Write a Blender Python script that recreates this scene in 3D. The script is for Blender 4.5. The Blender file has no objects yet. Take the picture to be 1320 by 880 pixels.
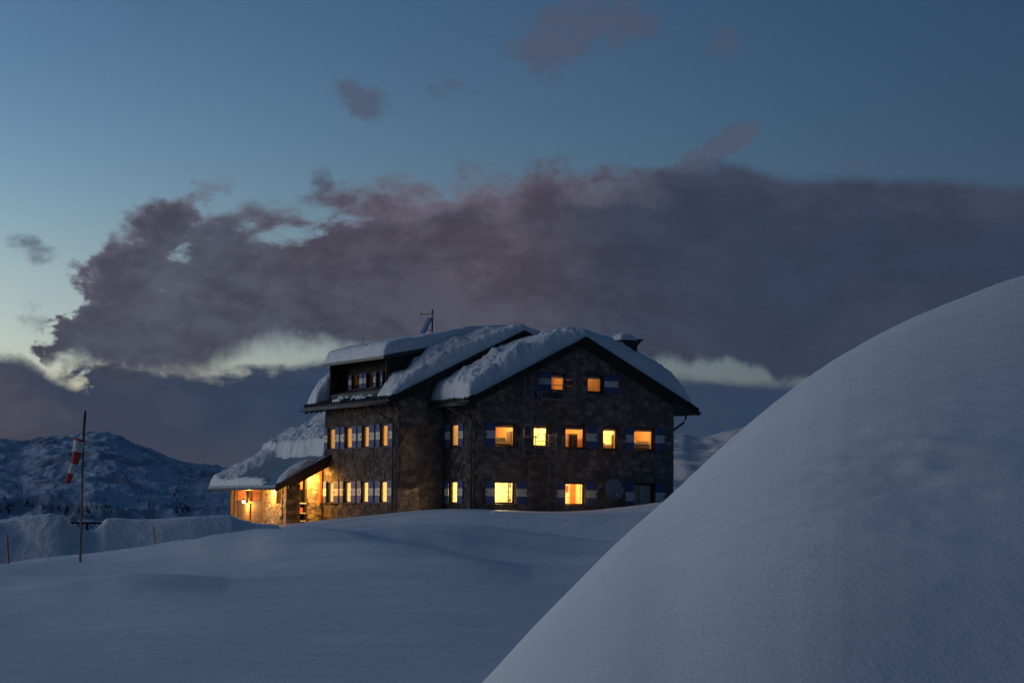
import bpy, math, random
import numpy as np
from mathutils import Vector, noise as mnoise

# ------------------------------------------------------------------ camera, sky, light, exposure
S = bpy.context.scene
COL = S.collection
F_PX, PITCH, ROLL = 2840.0, math.radians(4.46), math.radians(0.555)   # focal length in px of a 1320 px wide frame
cam_d = bpy.data.cameras.new('camera'); cam = bpy.data.objects.new('camera', cam_d); COL.objects.link(cam)
cam_d.sensor_width = 36.0; cam_d.lens = 36.0*F_PX/1320.0
cam_d.clip_start = 0.1; cam_d.clip_end = 80000.0
cam.rotation_mode = 'XYZ'
from mathutils import Matrix
cam.matrix_world = Matrix.Rotation(math.radians(90)+PITCH, 4, 'X') @ Matrix.Rotation(ROLL, 4, 'Z')
S.camera = cam
S.render.resolution_x, S.render.resolution_y = 1024, 682
S.cycles.use_denoising = True
S.cycles.max_bounces = 8; S.cycles.diffuse_bounces = 4; S.cycles.transparent_max_bounces = 12
S.cycles.use_adaptive_sampling = False; S.cycles.light_sampling_threshold = 0.0
S.cycles.sample_clamp_indirect = 0.2
S.view_settings.view_transform = 'Standard'; S.view_settings.look = 'None'
EXPOSURE = 5.64                     # a long exposure at dusk
S.view_settings.exposure = EXPOSURE; S.view_settings.gamma = 1.0; S.view_settings.use_curve_mapping = False

SUN_EL, SUN_AZ = -5.5, -62.0        # degrees; the sun is just under the horizon, to the left of the view
SKY_STRENGTH = 0.14
KE = 2.0**-EXPOSURE                   # what reads as 1.0 in the picture

def ray(px, py):
    """direction of a picture point (1320 x 880 px frame), y component 'forward'"""
    X, Y = px-660.0, py-440.0
    cr, sr = math.cos(ROLL), math.sin(ROLL)
    x, y = cr*X+sr*Y, -sr*X+cr*Y
    c, s = math.cos(PITCH), math.sin(PITCH)
    zz = -y/F_PX
    return x/F_PX, c-s*zz, s+c*zz
def az_e(px, py):
    x, y, z = ray(px, py); h = math.hypot(x, y)
    return math.atan2(x, y), z/h           # azimuth, height per metre of ground distance
def at(px, py, d):
    a, e = az_e(px, py)
    return Vector((d*math.sin(a), d*math.cos(a), d*e))

# ---- small node-expression helper
class Nd:
    def __init__(s, tree): s.t = tree
    def new(s, kind, **kw):
        n = s.t.nodes.new(kind)
        for k, v in kw.items(): setattr(n, k, v)
        return n
    def link(s, a, b): s.t.links.new(a, b)
    def put(s, sock, v):
        if isinstance(v, Ex): v = v.o
        if isinstance(v, bpy.types.NodeSocket): s.link(v, sock)
        else: sock.default_value = v
    def math(s, op, *a, clamp=False):
        n = s.new('ShaderNodeMath', operation=op, use_clamp=clamp)
        for i, v in enumerate(a): s.put(n.inputs[i], v)
        return Ex(s, n.outputs[0])
    def smooth(s, x, a, b):
        n = s.new('ShaderNodeMapRange', interpolation_type='SMOOTHSTEP')
        s.put(n.inputs[0], x); s.put(n.inputs[1], a); s.put(n.inputs[2], b)
        return Ex(s, n.outputs[0])
    def lin(s, x, a, b, c=0.0, d=1.0):
        n = s.new('ShaderNodeMapRange'); s.put(n.inputs[0], x)
        for i, v in enumerate((a, b, c, d)): s.put(n.inputs[i+1], v)
        return Ex(s, n.outputs[0])
    def mix(s, f, a, b, mode='MIX'):
        n = s.new('ShaderNodeMix', data_type='RGBA', blend_type=mode)
        s.put(n.inputs[0], f)
        for i, v in ((6, a), (7, b)):
            if isinstance(v, (tuple, list)): v = (*v[:3], 1.0)
            s.put(n.inputs[i], v)
        return n.outputs[2]
    def noise(s, vec, scale, detail=4.0, rough=0.5, dist=0.0, dims='3D', lac=2.0):
        n = s.new('ShaderNodeTexNoise', noise_dimensions=dims)
        if vec is not None: s.put(n.inputs['Vector'], vec)
        n.inputs['Scale'].default_value = scale; n.inputs['Detail'].default_value = detail
        n.inputs['Roughness'].default_value = rough; n.inputs['Distortion'].default_value = dist
        n.inputs['Lacunarity'].default_value = lac
        return Ex(s, n.outputs['Fac'])
    def comb(s, x, y, z):
        n = s.new('ShaderNodeCombineXYZ')
        for i, v in enumerate((x, y, z)): s.put(n.inputs[i], v)
        return n.outputs[0]
    def curve(s, x, pts):
        """float curve through pts = [(x, y)], constant beyond the ends"""
        xs = [p[0] for p in pts]; ys = [p[1] for p in pts]
        x0, x1, y0, y1 = xs[0], xs[-1], min(ys), max(ys)
        if y1-y0 < 1e-6: y1 = y0+1
        n = s.new('ShaderNodeFloatCurve')
        c = n.mapping.curves[0]
        nx = [(p-x0)/(x1-x0) for p in xs]; ny = [(p-y0)/(y1-y0) for p in ys]
        c.points[0].location = (nx[0], ny[0]); c.points[1].location = (nx[-1], ny[-1])
        for i in range(1, len(pts)-1): c.points.new(nx[i], ny[i])
        n.mapping.update()
        s.put(n.inputs[1], s.lin(x, x0, x1))
        return s.lin(Ex(s, n.outputs[0]), 0.0, 1.0, y0, y1)
class Ex:
    def __init__(s, n, o): s.n, s.o = n, o
    def __add__(s, b): return s.n.math('ADD', s, b)
    __radd__ = __add__
    def __sub__(s, b): return s.n.math('SUBTRACT', s, b)
    def __rsub__(s, b): return s.n.math('SUBTRACT', b, s)
    def __mul__(s, b): return s.n.math('MULTIPLY', s, b)
    __rmul__ = __mul__
    def __truediv__(s, b): return s.n.math('DIVIDE', s, b)
    def min(s, b): return s.n.math('MINIMUM', s, b)
    def max(s, b): return s.n.math('MAXIMUM', s, b)

# ---- world: dusk sky with a long cloud bank over the horizon
world = bpy.data.worlds.new('World'); S.world = world; world.use_nodes = True
wt = world.node_tree; wt.nodes.clear(); W = Nd(wt)
tc = W.new('ShaderNodeTexCoord'); sep = W.new('ShaderNodeSeparateXYZ'); W.link(tc.outputs['Generated'], sep.inputs[0])
dx, dy, dz = (Ex(W, sep.outputs[i]) for i in range(3))
DEG = 180.0/math.pi
az = W.math('ARCTAN2', dx, dy)*DEG
el = W.math('ARCSINE', dz)*DEG
def AE(px, py):
    a, e = az_e(px, py); return a*DEG, math.atan(e)*DEG

sky = W.new('ShaderNodeTexSky', sky_type='NISHITA')
sky.sun_disc = False; sky.sun_elevation = math.radians(SUN_EL); sky.sun_rotation = math.radians(SUN_AZ)
sky.altitude = 2000.0; sky.air_density = 1.0; sky.dust_density = 1.0; sky.ozone_density = 1.0
# clear sky, the red a little steeper
sc3 = W.new('ShaderNodeSeparateColor'); W.link(sky.outputs[0], sc3.inputs[0])
R_, G_, B_ = (Ex(W, sc3.outputs[i]) for i in range(3))
GN = SKY_STRENGTH/KE
def grade(c, g, p, k): return W.math('POWER', (c*GN).max(1e-5), p)*g+k    # k: light scattered more than once
cc3 = W.new('ShaderNodeCombineColor')
for i, a in enumerate(((R_*W.lin(el, 0.5, 6.0, 0.70, 1.0), 3.35, 1.58, .013), (G_*W.lin(el, 0.5, 6.0, 0.90, 1.0), 2.9, 1.43, .036), (B_*W.lin(el, 0.5, 6.0, 1.36, 1.0), 2.42, 1.32, .076))): W.put(cc3.inputs[i], grade(*a))
clear = cc3.outputs[0]                      # in picture units

def prof(pts): return [AE(*p) for p in pts]
# noise shared by all the clouds: direction space, flattened upwards
cv = W.comb(dx*1.0, dy*1.0, dz*1.7)
warp = W.new('ShaderNodeTexNoise'); W.link(cv, warp.inputs['Vector']); warp.inputs['Scale'].default_value = 9.0; warp.inputs['Detail'].default_value = 3.0
vadd = W.new('ShaderNodeVectorMath', operation='MULTIPLY_ADD')
W.link(warp.outputs['Color'], vadd.inputs[0]); vadd.inputs[1].default_value = (0.035, 0.035, 0.03); W.link(cv, vadd.inputs[2])
cw = vadd.outputs[0]
n_big = W.noise(cw, 11.0, 3.0, 0.5)
n_mid = W.noise(cw, 34.0, 9.0, 0.56)
n_fine = W.noise(cw, 95.0, 6.0, 0.6)
edge = (n_mid-0.5)*2.6+(n_fine-0.5)*0.55+(n_big-0.5)*1.3      # degrees of wobble

# main bank
sv = W.comb(dx*1.0, dy*1.0, dz*0.32)
n_str = W.noise(sv, 48.0, 4.0, 0.55)                                   # hanging streaks
azw = az+(n_mid-0.5)*2.6+(n_fine-0.5)*0.8
top = W.curve(azw, prof([(10, 600), (50, 540), (78, 446), (94, 380), (116, 334), (150, 296), (215, 262), (275, 240), (335, 262), (400, 268), (450, 244), (520, 234), (600, 226), (690, 230), (780, 220), (860, 214), (900, 212), (930, 208), (965, 214), (1000, 226), (1060, 230), (1180, 232), (1320, 238)]))
bot = W.curve(azw, prof([(10, 440), (62, 456), (100, 472), (150, 480), (215, 484), (258, 478), (290, 462), (330, 450), (380, 442), (430, 446), (500, 455), (640, 470), (760, 470), (868, 463), (950, 470), (1020, 480), (1100, 490), (1320, 500)]))
dt = top-el; db = el-bot
m_in = dt.min(db*1.2)
calm = W.lin(az, 1.0, 6.0, 1.0, 0.26)
hole = W.smooth(n_big+(n_mid-0.5)*1.1, 0.47, 0.14)*W.smooth(az, 1.0, -5.0)*0.85
m_main = W.smooth(m_in+edge*calm*W.lin(db, 0.2, 1.5, 0.6, 1.0)+(n_str-0.5)*W.smooth(db, 1.5, 0.1)*1.5-hole-0.02, W.lin(az, 0.0, 5.0, -0.44, -0.18), W.lin(az, 0.0, 5.0, 0.58, 0.24))

# low bank right down to the horizon
top2 = W.curve(azw, prof([(-200, 470), (0, 468), (50, 472), (84, 486), (112, 478), (140, 468), (200, 470), (262, 478), (340, 474), (420, 470), (520, 474), (700, 484), (868, 489), (950, 491), (1020, 498), (1320, 512)]))
m_low = W.smooth((top2-el)+edge*W.lin(az, -8.0, 2.0, 0.5, 0.28)-0.02, -0.14, 0.22)

# small clouds, scattered like these over the rest of the sky
def puff(px, py, rx, ry, gain=1.0, tilt=0.0):
    a0, e0 = AE(px, py)
    u = (az-a0)/(rx/49.6); v = (el-e0-(az-a0)*tilt)/(ry/49.6)
    return (1.0-(u*u+v*v))*gain
wis = edge*0.9+(n_fine-0.5)*0.6
sm = None
for a in ((465, 126, 44, 28, .95, -.35), (750, 38, 120, 48, 1.05, .1), (700, 70, 34, 64, .5, 0), (38, 322, 34, 17, .6, -.2), (416, 226, 22, 20, .6, 0), (48, 392, 20, 18, .2, 0), (560, 112, 40, 18, .3, 0), (935, 55, 26, 22, .35, 0), (940, 182, 52, 22, 2.2, .5), (900, 206, 46, 18, 1.5, .25), (1112, 206, 30, 12, .35, .2)):
    p = puff(*a).max(-1.2); sm = p if sm is None else sm.max(p)
scat = W.smooth(W.noise(cw, 5.5, 7.0, 0.55), 0.60, 0.80)*W.smooth(el, 9.0, 20.0)
m_small = W.smooth(sm*0.75+wis*1.25-0.05, 0.0, 1.05).min(0.75).max(scat*0.75)

# cloud colour: mauve where the last light still reaches, slate elsewhere
tone = W.noise(cw, 16.0, 6.0, 0.5)
c_az = W.curve(az, [(-16, 0.62), (-12, 0.66), (-9, 0.78), (-5, 0.9), (-1.5, 0.95), (2, 0.46), (4.5, 0.12), (8, 0.03), (13.5, 0.03)])
lit = c_az+(tone-0.5)*W.lin(az, -2.0, 5.0, 1.4, 0.55)
main_c = W.mix(W.math('ADD', lit, 0.0, clamp=True), (0.031, 0.041, 0.074), (0.083, 0.070, 0.095))
main_c = W.mix(W.smooth(az+(tone-0.5)*6.0, -3.0, -9.0)*0.6, main_c, (0.082, 0.088, 0.124))
rim = W.smooth(dt+(n_mid-0.5)*2.4, 1.15, 0.1)*W.lin(az, 0.0, 5.0, 1.0, 0.12)
main_c = W.mix(rim*0.75, main_c, (0.135, 0.115, 0.150))
belly = W.smooth(db+(n_mid-0.5)*1.4, 2.3, 0.2)*W.curve(az, [(-12, .7), (-4, .5), (2, .3), (5, .05), (13, .05)])
main_c = W.mix(belly, main_c, (0.060, 0.062, 0.092))
main_c = W.mix(W.smooth(n_mid*0.6+n_fine*0.25+tone*0.25, 0.43, 0.68)*W.lin(az, 0.0, 6.0, 1.0, 0.35), W.mix(1.0, main_c, (1.16, 1.22, 1.24), 'MULTIPLY'), W.mix(1.0, main_c, (0.70, 0.70, 0.76), 'MULTIPLY'))
low_t = W.noise(cw, 13.0, 5.0, 0.5)
low_c = W.mix(W.math('ADD', W.lin(az, -13.0, -4.5, 1.0, 0.0)+(low_t-0.5)*1.3, 0.0, clamp=True), (0.027, 0.050, 0.098), (0.058, 0.060, 0.090))
low_c = W.mix(W.smooth(el+(low_t-0.5)*1.5, 2.4, 0.6)*0.55, low_c, (0.058, 0.064, 0.088))
bil = W.smooth(n_mid+(n_big-0.5)*0.6, 0.38, 0.66)
low_c = W.mix(bil*W.lin(az, -13.0, 0.0, 0.75, 0.35), low_c, W.mix(1.0, low_c, (1.42, 1.28, 1.16), 'MULTIPLY'))
low_c = W.mix(W.smooth((top2-el)+edge*0.5, 0.75, 0.0)*0.6, low_c, (0.036, 0.052, 0.092))
small_c = (0.078, 0.090, 0.138)

c1 = W.mix(m_low, clear, low_c)
c2 = W.mix(m_main*0.97, c1, main_c)
c3 = W.mix(m_small*0.9, c2, small_c)
bgn = W.new('ShaderNodeBackground'); wout = W.new('ShaderNodeOutputWorld')
W.link(c3, bgn.inputs['Color']); bgn.inputs['Strength'].default_value = KE
W.link(bgn.outputs[0], wout.inputs['Surface'])
world.cycles.sampling_method = 'MANUAL'; world.cycles.sample_map_resolution = 1024

# the last glow of the set sun, spread by the clouds on that side: a very soft, weak sun
GLOW_AZ = -92.0
sun_d = bpy.data.lights.new('sun', 'SUN'); sun_d.energy = 0.0097; sun_d.angle = math.radians(32); sun_d.color = (1.0, 0.91, 0.88)
sun = bpy.data.objects.new('sun', sun_d); COL.objects.link(sun)
_sd = Vector((math.sin(math.radians(GLOW_AZ))*math.cos(math.radians(11)), math.cos(math.radians(GLOW_AZ))*math.cos(math.radians(11)), math.sin(math.radians(11))))
sun.rotation_euler = (-_sd).to_track_quat('-Z', 'Y').to_euler()
# ------------------------------------------------------------------ helpers
def tag(o, label=None, cat=None, group=None, kind=None):
    if label: o['label'] = label
    if cat: o['category'] = cat
    if group: o['group'] = group
    if kind: o['kind'] = kind
    return o
class MB:
    """collects faces in local coordinates; build() links ONE mesh object"""
    def __init__(s): s.v, s.f, s.m = [], [], []
    def add(s, vs, fs, m=0):
        b = len(s.v); s.v += [tuple(p) for p in vs]
        for f in fs: s.f.append(tuple(i+b for i in f)); s.m.append(m)
        return s
    def box(s, a, b, m=0):
        (x0, y0, z0), (x1, y1, z1) = a, b
        return s.add([(x0,y0,z0),(x1,y0,z0),(x1,y1,z0),(x0,y1,z0),(x0,y0,z1),(x1,y0,z1),(x1,y1,z1),(x0,y1,z1)],
                     [(0,3,2,1),(4,5,6,7),(0,1,5,4),(1,2,6,5),(2,3,7,6),(3,0,4,7)], m)
    def hexa(s, p, m=0):          # 8 points: bottom 4, top 4
        return s.add(p, [(0,3,2,1),(4,5,6,7),(0,1,5,4),(1,2,6,5),(2,3,7,6),(3,0,4,7)], m)
    def prism(s, poly, off, m=0):
        n = len(poly); o = Vector(off)
        vs = [tuple(p) for p in poly]+[tuple(Vector(p)+o) for p in poly]
        return s.add(vs, [tuple(range(n-1, -1, -1)), tuple(range(n, 2*n))]+[(i, (i+1) % n, n+(i+1) % n, n+i) for i in range(n)], m)
    def bar(s, a, b, w, h=None, m=0):
        a, b = Vector(a), Vector(b); h = w if h is None else h
        d = (b-a).normalized(); up = Vector((0, 0, 1)) if abs(d.z) < .95 else Vector((1, 0, 0))
        r = d.cross(up).normalized()*w/2; u = r.normalized().cross(d).normalized()*h/2
        ps = [p+q for p in (a, b) for q in (-r-u, r-u, r+u, -r+u)]
        return s.add(ps, [(3,2,1,0),(4,5,6,7),(0,1,5,4),(1,2,6,5),(2,3,7,6),(3,0,4,7)], m)
    def tube(s, pts, r, n=8, m=0):
        pts = [Vector(p) for p in pts]; rs = r if isinstance(r, (list, tuple)) else [r]*len(pts)
        rings = []; b0 = len(s.v)
        for i, p in enumerate(pts):
            d = (pts[min(i+1, len(pts)-1)]-pts[max(i-1, 0)]).normalized()
            up = Vector((0, 0, 1)) if abs(d.z) < .9 else Vector((1, 0, 0))
            a = d.cross(up).normalized(); c = a.cross(d)
            rings.append([p+rs[i]*(math.cos(t)*a+math.sin(t)*c) for t in [2*math.pi*k/n for k in range(n)]])
        vs = [q for ring in rings for q in ring]; fs = []
        for i in range(len(pts)-1):
            for k in range(n): fs.append((i*n+k, i*n+(k+1) % n, (i+1)*n+(k+1) % n, (i+1)*n+k))
        fs.append(tuple(range(n-1, -1, -1))); fs.append(tuple((len(pts)-1)*n+k for k in range(n)))
        return s.add(vs, fs, m)
    def mesh(s, name, mats, smooth=False):
        me = bpy.data.meshes.new(name); me.from_pydata(s.v, [], s.f)
        for mt in mats if isinstance(mats, (list, tuple)) else [mats]: me.materials.append(mt)
        me.polygons.foreach_set('material_index', s.m)
        if smooth: me.polygons.foreach_set('use_smooth', [True]*len(me.polygons))
        me.update(); return me
    def build(s, name, mats, parent=None, smooth=False, loc=None):
        o = bpy.data.objects.new(name, s.mesh(name, mats, smooth)); COL.objects.link(o)
        if parent: o.parent = parent
        if loc is not None: o.location = loc
        return o
def grid_mesh(name, P, mat, wrap=False):
    """P: array (rows, cols, 3) -> smooth mesh object"""
    r, c = P.shape[:2]
    idx = np.arange(r*c).reshape(r, c)
    if wrap: idx = np.concatenate([idx, idx[:, :1]], 1)
    q = np.stack([idx[:-1, :-1], idx[:-1, 1:], idx[1:, 1:], idx[1:, :-1]], -1).reshape(-1, 4)
    me = bpy.data.meshes.new(name)
    me.vertices.add(r*c); me.vertices.foreach_set('co', P.reshape(-1).astype(np.float32))
    me.loops.add(q.size); me.loops.foreach_set('vertex_index', q.reshape(-1).astype(np.int32))
    me.polygons.add(len(q)); me.polygons.foreach_set('loop_start', np.arange(0, q.size, 4, dtype=np.int32))
    me.polygons.foreach_set('loop_total', np.full(len(q), 4, np.int32))
    me.polygons.foreach_set('use_smooth', np.ones(len(q), bool))
    me.materials.append(mat); me.update(calc_edges=True); me.validate()
    o = bpy.data.objects.new(name, me); COL.objects.link(o); return o
# vectorised value noise
_rng = np.random.default_rng(7); _T = _rng.random(65536)
def vnoise(x, y, z=0.0):
    x, y = np.asarray(x, float), np.asarray(y, float); z = np.zeros_like(x)+z
    xi, yi, zi = (np.floor(a).astype(np.int64) for a in (x, y, z))
    f = [a-b for a, b in ((x, xi), (y, yi), (z, zi))]; f = [t*t*t*(t*(t*6-15)+10) for t in f]
    def h(a, b, c): return _T[(a*73856093 ^ b*19349663 ^ c*83492791) & 65535]
    r = 0
    for i in (0, 1):
        for j in (0, 1):
            for k in (0, 1):
                r = r+h(xi+i, yi+j, zi+k)*(f[0] if i else 1-f[0])*(f[1] if j else 1-f[1])*(f[2] if k else 1-f[2])
    return r*2-1
def fbm(x, y, z=0.0, oct=5, gain=.5, ridged=False):
    a, s, t = 1.0, 0, 0
    for i in range(oct):
        n = vnoise(x*2**i+17*i, y*2**i-9*i, z*2**i)
        s = s+a*(1-2*abs(n) if ridged else n); t += a; a *= gain
    return s/t

# ------------------------------------------------------------------ materials
def mat(name, col, rough=0.8, spec=0.3, metal=0.0):
    m = bpy.data.materials.new(name); m.use_nodes = True
    b = m.node_tree.nodes['Principled BSDF']
    b.inputs['Base Color'].default_value = (*col, 1); b.inputs['Roughness'].default_value = rough
    b.inputs['Specular IOR Level'].default_value = spec; b.inputs['Metallic'].default_value = metal
    return m, Nd(m.node_tree), b
def coords(N, kind='Object'):
    return N.new('ShaderNodeTexCoord').outputs[kind]
def bump(N, b, h, dist, strength=1.0):
    n = N.new('ShaderNodeBump'); n.inputs['Distance'].default_value = dist; n.inputs['Strength'].default_value = strength
    N.put(n.inputs['Height'], h); N.link(n.outputs[0], b.inputs['Normal'])
def noisy(name, c1, c2, scale, rough=0.8, spec=0.3, bump_d=0.0, bscale=None, detail=5, island=0.0, metal=0.0, stretch=None):
    m, N, b = mat(name, c1, rough, spec, metal)
    v = coords(N)
    if stretch:
        mp = N.new('ShaderNodeMapping'); N.link(v, mp.inputs[0]); mp.inputs['Scale'].default_value = stretch; v = mp.outputs[0]
    f = N.smooth(N.noise(v, scale, detail, 0.55), 0.3, 0.7)
    c = N.mix(f, c1, c2)
    if island:
        g = N.new('ShaderNodeNewGeometry'); oi = N.new('ShaderNodeObjectInfo')
        rnd = W_frac(N, Ex(N, g.outputs['Random Per Island'])+Ex(N, oi.outputs['Random']))
        c = N.mix(1.0, c, N.mix(N.math('POWER', rnd, 1.6), (1-island,)*3, (1+island*1.25, 1+island*1.1, 1+island)), 'MULTIPLY')
    N.put(b.inputs['Base Color'], c)
    if bump_d: bump(N, b, N.noise(v, bscale or scale*3, 6, 0.6), bump_d)
    return m
def W_frac(N, x): return N.math('FRACT', x)

def snow_material(name, col=(0.80, 0.82, 0.86), fine=26.0, lump=2.2, d_fine=0.012, d_lump=0.03, ripple=0.0):
    m, N, b = mat(name, col, 0.55, 0.25)
    v = coords(N)
    n1 = N.noise(v, fine, 5, 0.65); n2 = N.noise(v, lump, 4, 0.5)
    h = n1*d_fine+n2*d_lump
    if ripple:
        mp = N.new('ShaderNodeMapping'); N.link(v, mp.inputs[0]); mp.inputs['Scale'].default_value = (1.0, 2.2, 2.2); mp.inputs['Rotation'].default_value = (0, 0, .5)
        h = h+N.noise(mp.outputs[0], 3.2, 3, 0.5, 0.6)*N.smooth(N.noise(v, 0.35, 2), 0.5, 0.66)*ripple
    bump(N, b, h, 1.0)
    c = N.mix(N.smooth(N.noise(v, 0.9, 4), .3, .7), col, tuple(k*0.95 for k in col))
    N.put(b.inputs['Base Color'], c)
    b.inputs['Subsurface Weight'].default_value = 0.0
    return m
M_SNOW = snow_material('snow')
M_DRIFT = snow_material('drift_snow', fine=70.0, lump=6.0, d_fine=0.0028, d_lump=0.006, ripple=0.02)
M_ROOFSNOW = snow_material('roof_snow', fine=7.0, lump=2.0, d_fine=0.08, d_lump=0.10)
M_BANK = snow_material('ploughed_snow', fine=5.0, lump=1.3, d_fine=0.09, d_lump=0.12)

# ------------------------------------------------------------------ terrain
def smooth01(t): t = np.clip(t, 0, 1); return t*t*(3-2*t)
BASE_D = np.log(np.array([1.5, 5, 10, 20, 40, 60, 80, 95, 110, 150, 300, 1000, 4000, 60000.]))
BASE_E = np.array([-1.1, -.34, -.165, -.079, -.048, -.028, -.016, -.007, -.004, -.014, -.05, -.06, -.016, -.0012])
CTRL = {   # picture column: (distance, row) pairs of the snow surface
 -300: [(40, 812), (78, 738), (92, 752), (120, 745)],
 0: [(20, 880), (40, 818), (60, 766), (78, 731), (90, 748), (110, 738), (160, 735)],
 105: [(20, 880), (40, 816), (60, 760), (72, 736), (82, 722), (93, 736), (112, 726), (160, 730)],
 200: [(20, 880), (40, 808), (60, 750), (72, 727), (84, 717), (94, 727), (112, 716), (160, 725)],
 300: [(20, 880), (40, 800), (60, 742), (80, 706), (95, 693), (106, 689), (118, 696), (160, 715)],
 420: [(20, 880), (40, 795), (60, 734), (80, 696), (95, 680), (108, 672), (119, 675), (160, 690)],
 520: [(20, 880), (40, 790), (60, 728), (80, 690), (95, 669), (106, 661.5), (116, 663), (160, 680)],
 620: [(20, 880), (40, 788), (60, 730), (80, 691), (95, 666), (104, 657.5), (113, 660), (160, 675)],
 790: [(20, 880), (40, 790), (60, 730), (80, 690), (95, 664), (104, 657), (114, 659), (160, 675)],
 862: [(40, 790), (60, 726), (80, 682), (95, 655), (103, 648.5), (116, 651), (160, 672)],
 1050: [(40, 790), (60, 724), (80, 676), (95, 645), (103, 636), (118, 640), (160, 668)],
 1320: [(40, 790), (80, 676), (103, 634), (118, 640)],
}
cp = []
for px, lst in CTRL.items():
    for d, py in lst:
        a, e = az_e(px, py); cp.append((a, math.log(d), e-np.interp(math.log(d), BASE_D, BASE_E)))
cp = np.array(cp); SA, SD = math.radians(2.6), 0.16
def kern(a1, d1, a2, d2): return np.exp(-.5*(((a1[:, None]-a2)/SA)**2+((d1[:, None]-d2)/SD)**2))
Kw = np.linalg.solve(kern(cp[:, 0], cp[:, 1], cp[:, 0], cp[:, 1])+.02*np.eye(len(cp)), cp[:, 2])
def ground_z(x, y, detail=True):
    x, y = np.asarray(x, float), np.asarray(y, float); sh = x.shape
    x, y = x.ravel(), y.ravel(); d = np.hypot(x, y); a = np.arctan2(x, y); ld = np.log(np.maximum(d, 1.5))
    e = np.interp(ld, BASE_D, BASE_E)+kern(a, ld, cp[:, 0], cp[:, 1])@Kw
    z = e*d
    if detail:
        w = smooth01((d-14)/25)*(1-smooth01((d-86)/14))
        z = z+w*(.34*fbm(x/17+3, y/8.5, .3, 3)+.20*fbm(x/21+8, y/6+.12*x, 5.3, 2, .5, True)*smooth01((d-45)/25)+.05*fbm(x/5, y/2.6, 1.7, 2))+.02*fbm(x/1.7, y/1.2, 2.2, 2)*(d < 200)
        pxa = 660+np.tan(a)*2840                     # long soft drifts lying across the slope
        for x0, x1, d0, d1, am, wf, wb in ((120, 690, 83, 60, .52, 7.5, 2.6), (420, 900, 94, 86, .42, 4.5, 1.7), (330, 800, 76, 74, .40, 5.0, 2.0), (-250, 300, 66, 58, .46, 8.0, 3.5), (480, 1000, 98, 94, .10, 3.0, 1.3)):
            t = np.clip((pxa-x0)/(x1-x0), 0, 1); q = d-(d0+(d1-d0)*t)-1.6*fbm(pxa/90., d*0, am*9, 2)
            z = z+am*np.exp(-(q/np.where(q < 0, wf, wb))**2)*np.sin(np.pi*t)*smooth01((d-30)/10)
    return z.reshape(sh)
az_d = np.radians(np.concatenate([np.arange(-180, -40, 6), np.arange(-40, -15, 1.2), np.arange(-15, 15, .13), np.arange(15, 40, 1.2), np.arange(40, 180, 6)]))
rd = np.concatenate([np.geomspace(1.5, 30, 40), np.geomspace(30.5, 175, 230), np.geomspace(180, 60000, 60)])
A_, R_g = np.meshgrid(az_d, rd)
gx, gy = R_g*np.sin(A_), R_g*np.cos(A_)
gz = np.concatenate([ground_z(gx[i:i+20], gy[i:i+20]) for i in range(0, len(rd), 20)])
tag(grid_mesh('snow_field', np.stack([gx, gy, gz], -1), M_SNOW, wrap=True), kind='structure')

# the big near drift on the right: crest distance and height per azimuth, falling away on both sides
SIL = [(-700, 2100), (-100, 1560), (300, 1200), (460, 1036), (540, 957), (620, 879), (660, 835), (700, 791), (750, 740), (800, 690), (848, 651), (900, 602), (930, 574), (960, 547), (1020, 499), (1060, 470), (1100, 446), (1150, 420), (1200, 398), (1260, 375), (1320, 355), (1420, 328), (1560, 304), (1750, 290), (2000, 292), (2400, 330), (3000, 460), (4000, 800)]
sa = np.array([az_e(*p) for p in SIL])
def smooth_interp(x, xs, ys, w):
    return sum(np.interp(x+k*w, xs, ys)*g for k, g in ((-1, .25), (-.5, .25), (0, 0), (.5, .25), (1, .25)))
da = np.radians(np.concatenate([np.arange(-14, -3, .16), np.arange(-3, 15, .08), np.arange(15, 50, .3)])); dr = np.concatenate([np.arange(1.6, 6, .22), np.arange(6, 13, .05), np.arange(13, 22, .11), np.arange(22, 40, .6)])
DA, DR = np.meshgrid(da, dr)
E_ = smooth_interp(DA, sa[:, 0], sa[:, 1], math.radians(.5))
t_ = np.clip((DA-az_e(620, 0)[0])/(az_e(1320, 0)[0]-az_e(620, 0)[0]), -.6, 2.2)
DC = 9.5+6.0*np.clip(t_, -.6, 1.6)
KF = .020-.009*np.clip(t_, 0, 1); KB = .032
q = DR-DC
DZ = E_*DR-np.where(q < 0, KF*q*q, KB*q*q*(1+.04*np.maximum(q, 0)))
dxx, dyy = DR*np.sin(DA), DR*np.cos(DA)
DZ += .012*fbm(dxx/1.6, dyy/1.6, .5, 3)*np.clip(DR/8, .2, 1)+.022*fbm(dxx/5, dyy/3.2, 4.5, 2)
_pa, _pd = math.radians(10.2), 7.7      # wind ripples half way up
_pw = np.exp(-((DA-_pa)/math.radians(2.6))**2-((DR-_pd)/1.2)**2)
DZ += _pw*(.022*fbm(dxx/.5+.3*dyy, dyy/.3, 7.7, 3, .5, True)+.010*fbm(dxx/.22, dyy/.17, 3.1, 2))
tag(grid_mesh('snow_drift', np.stack([dxx, dyy, DZ], -1), M_DRIFT), kind='structure')

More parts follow.
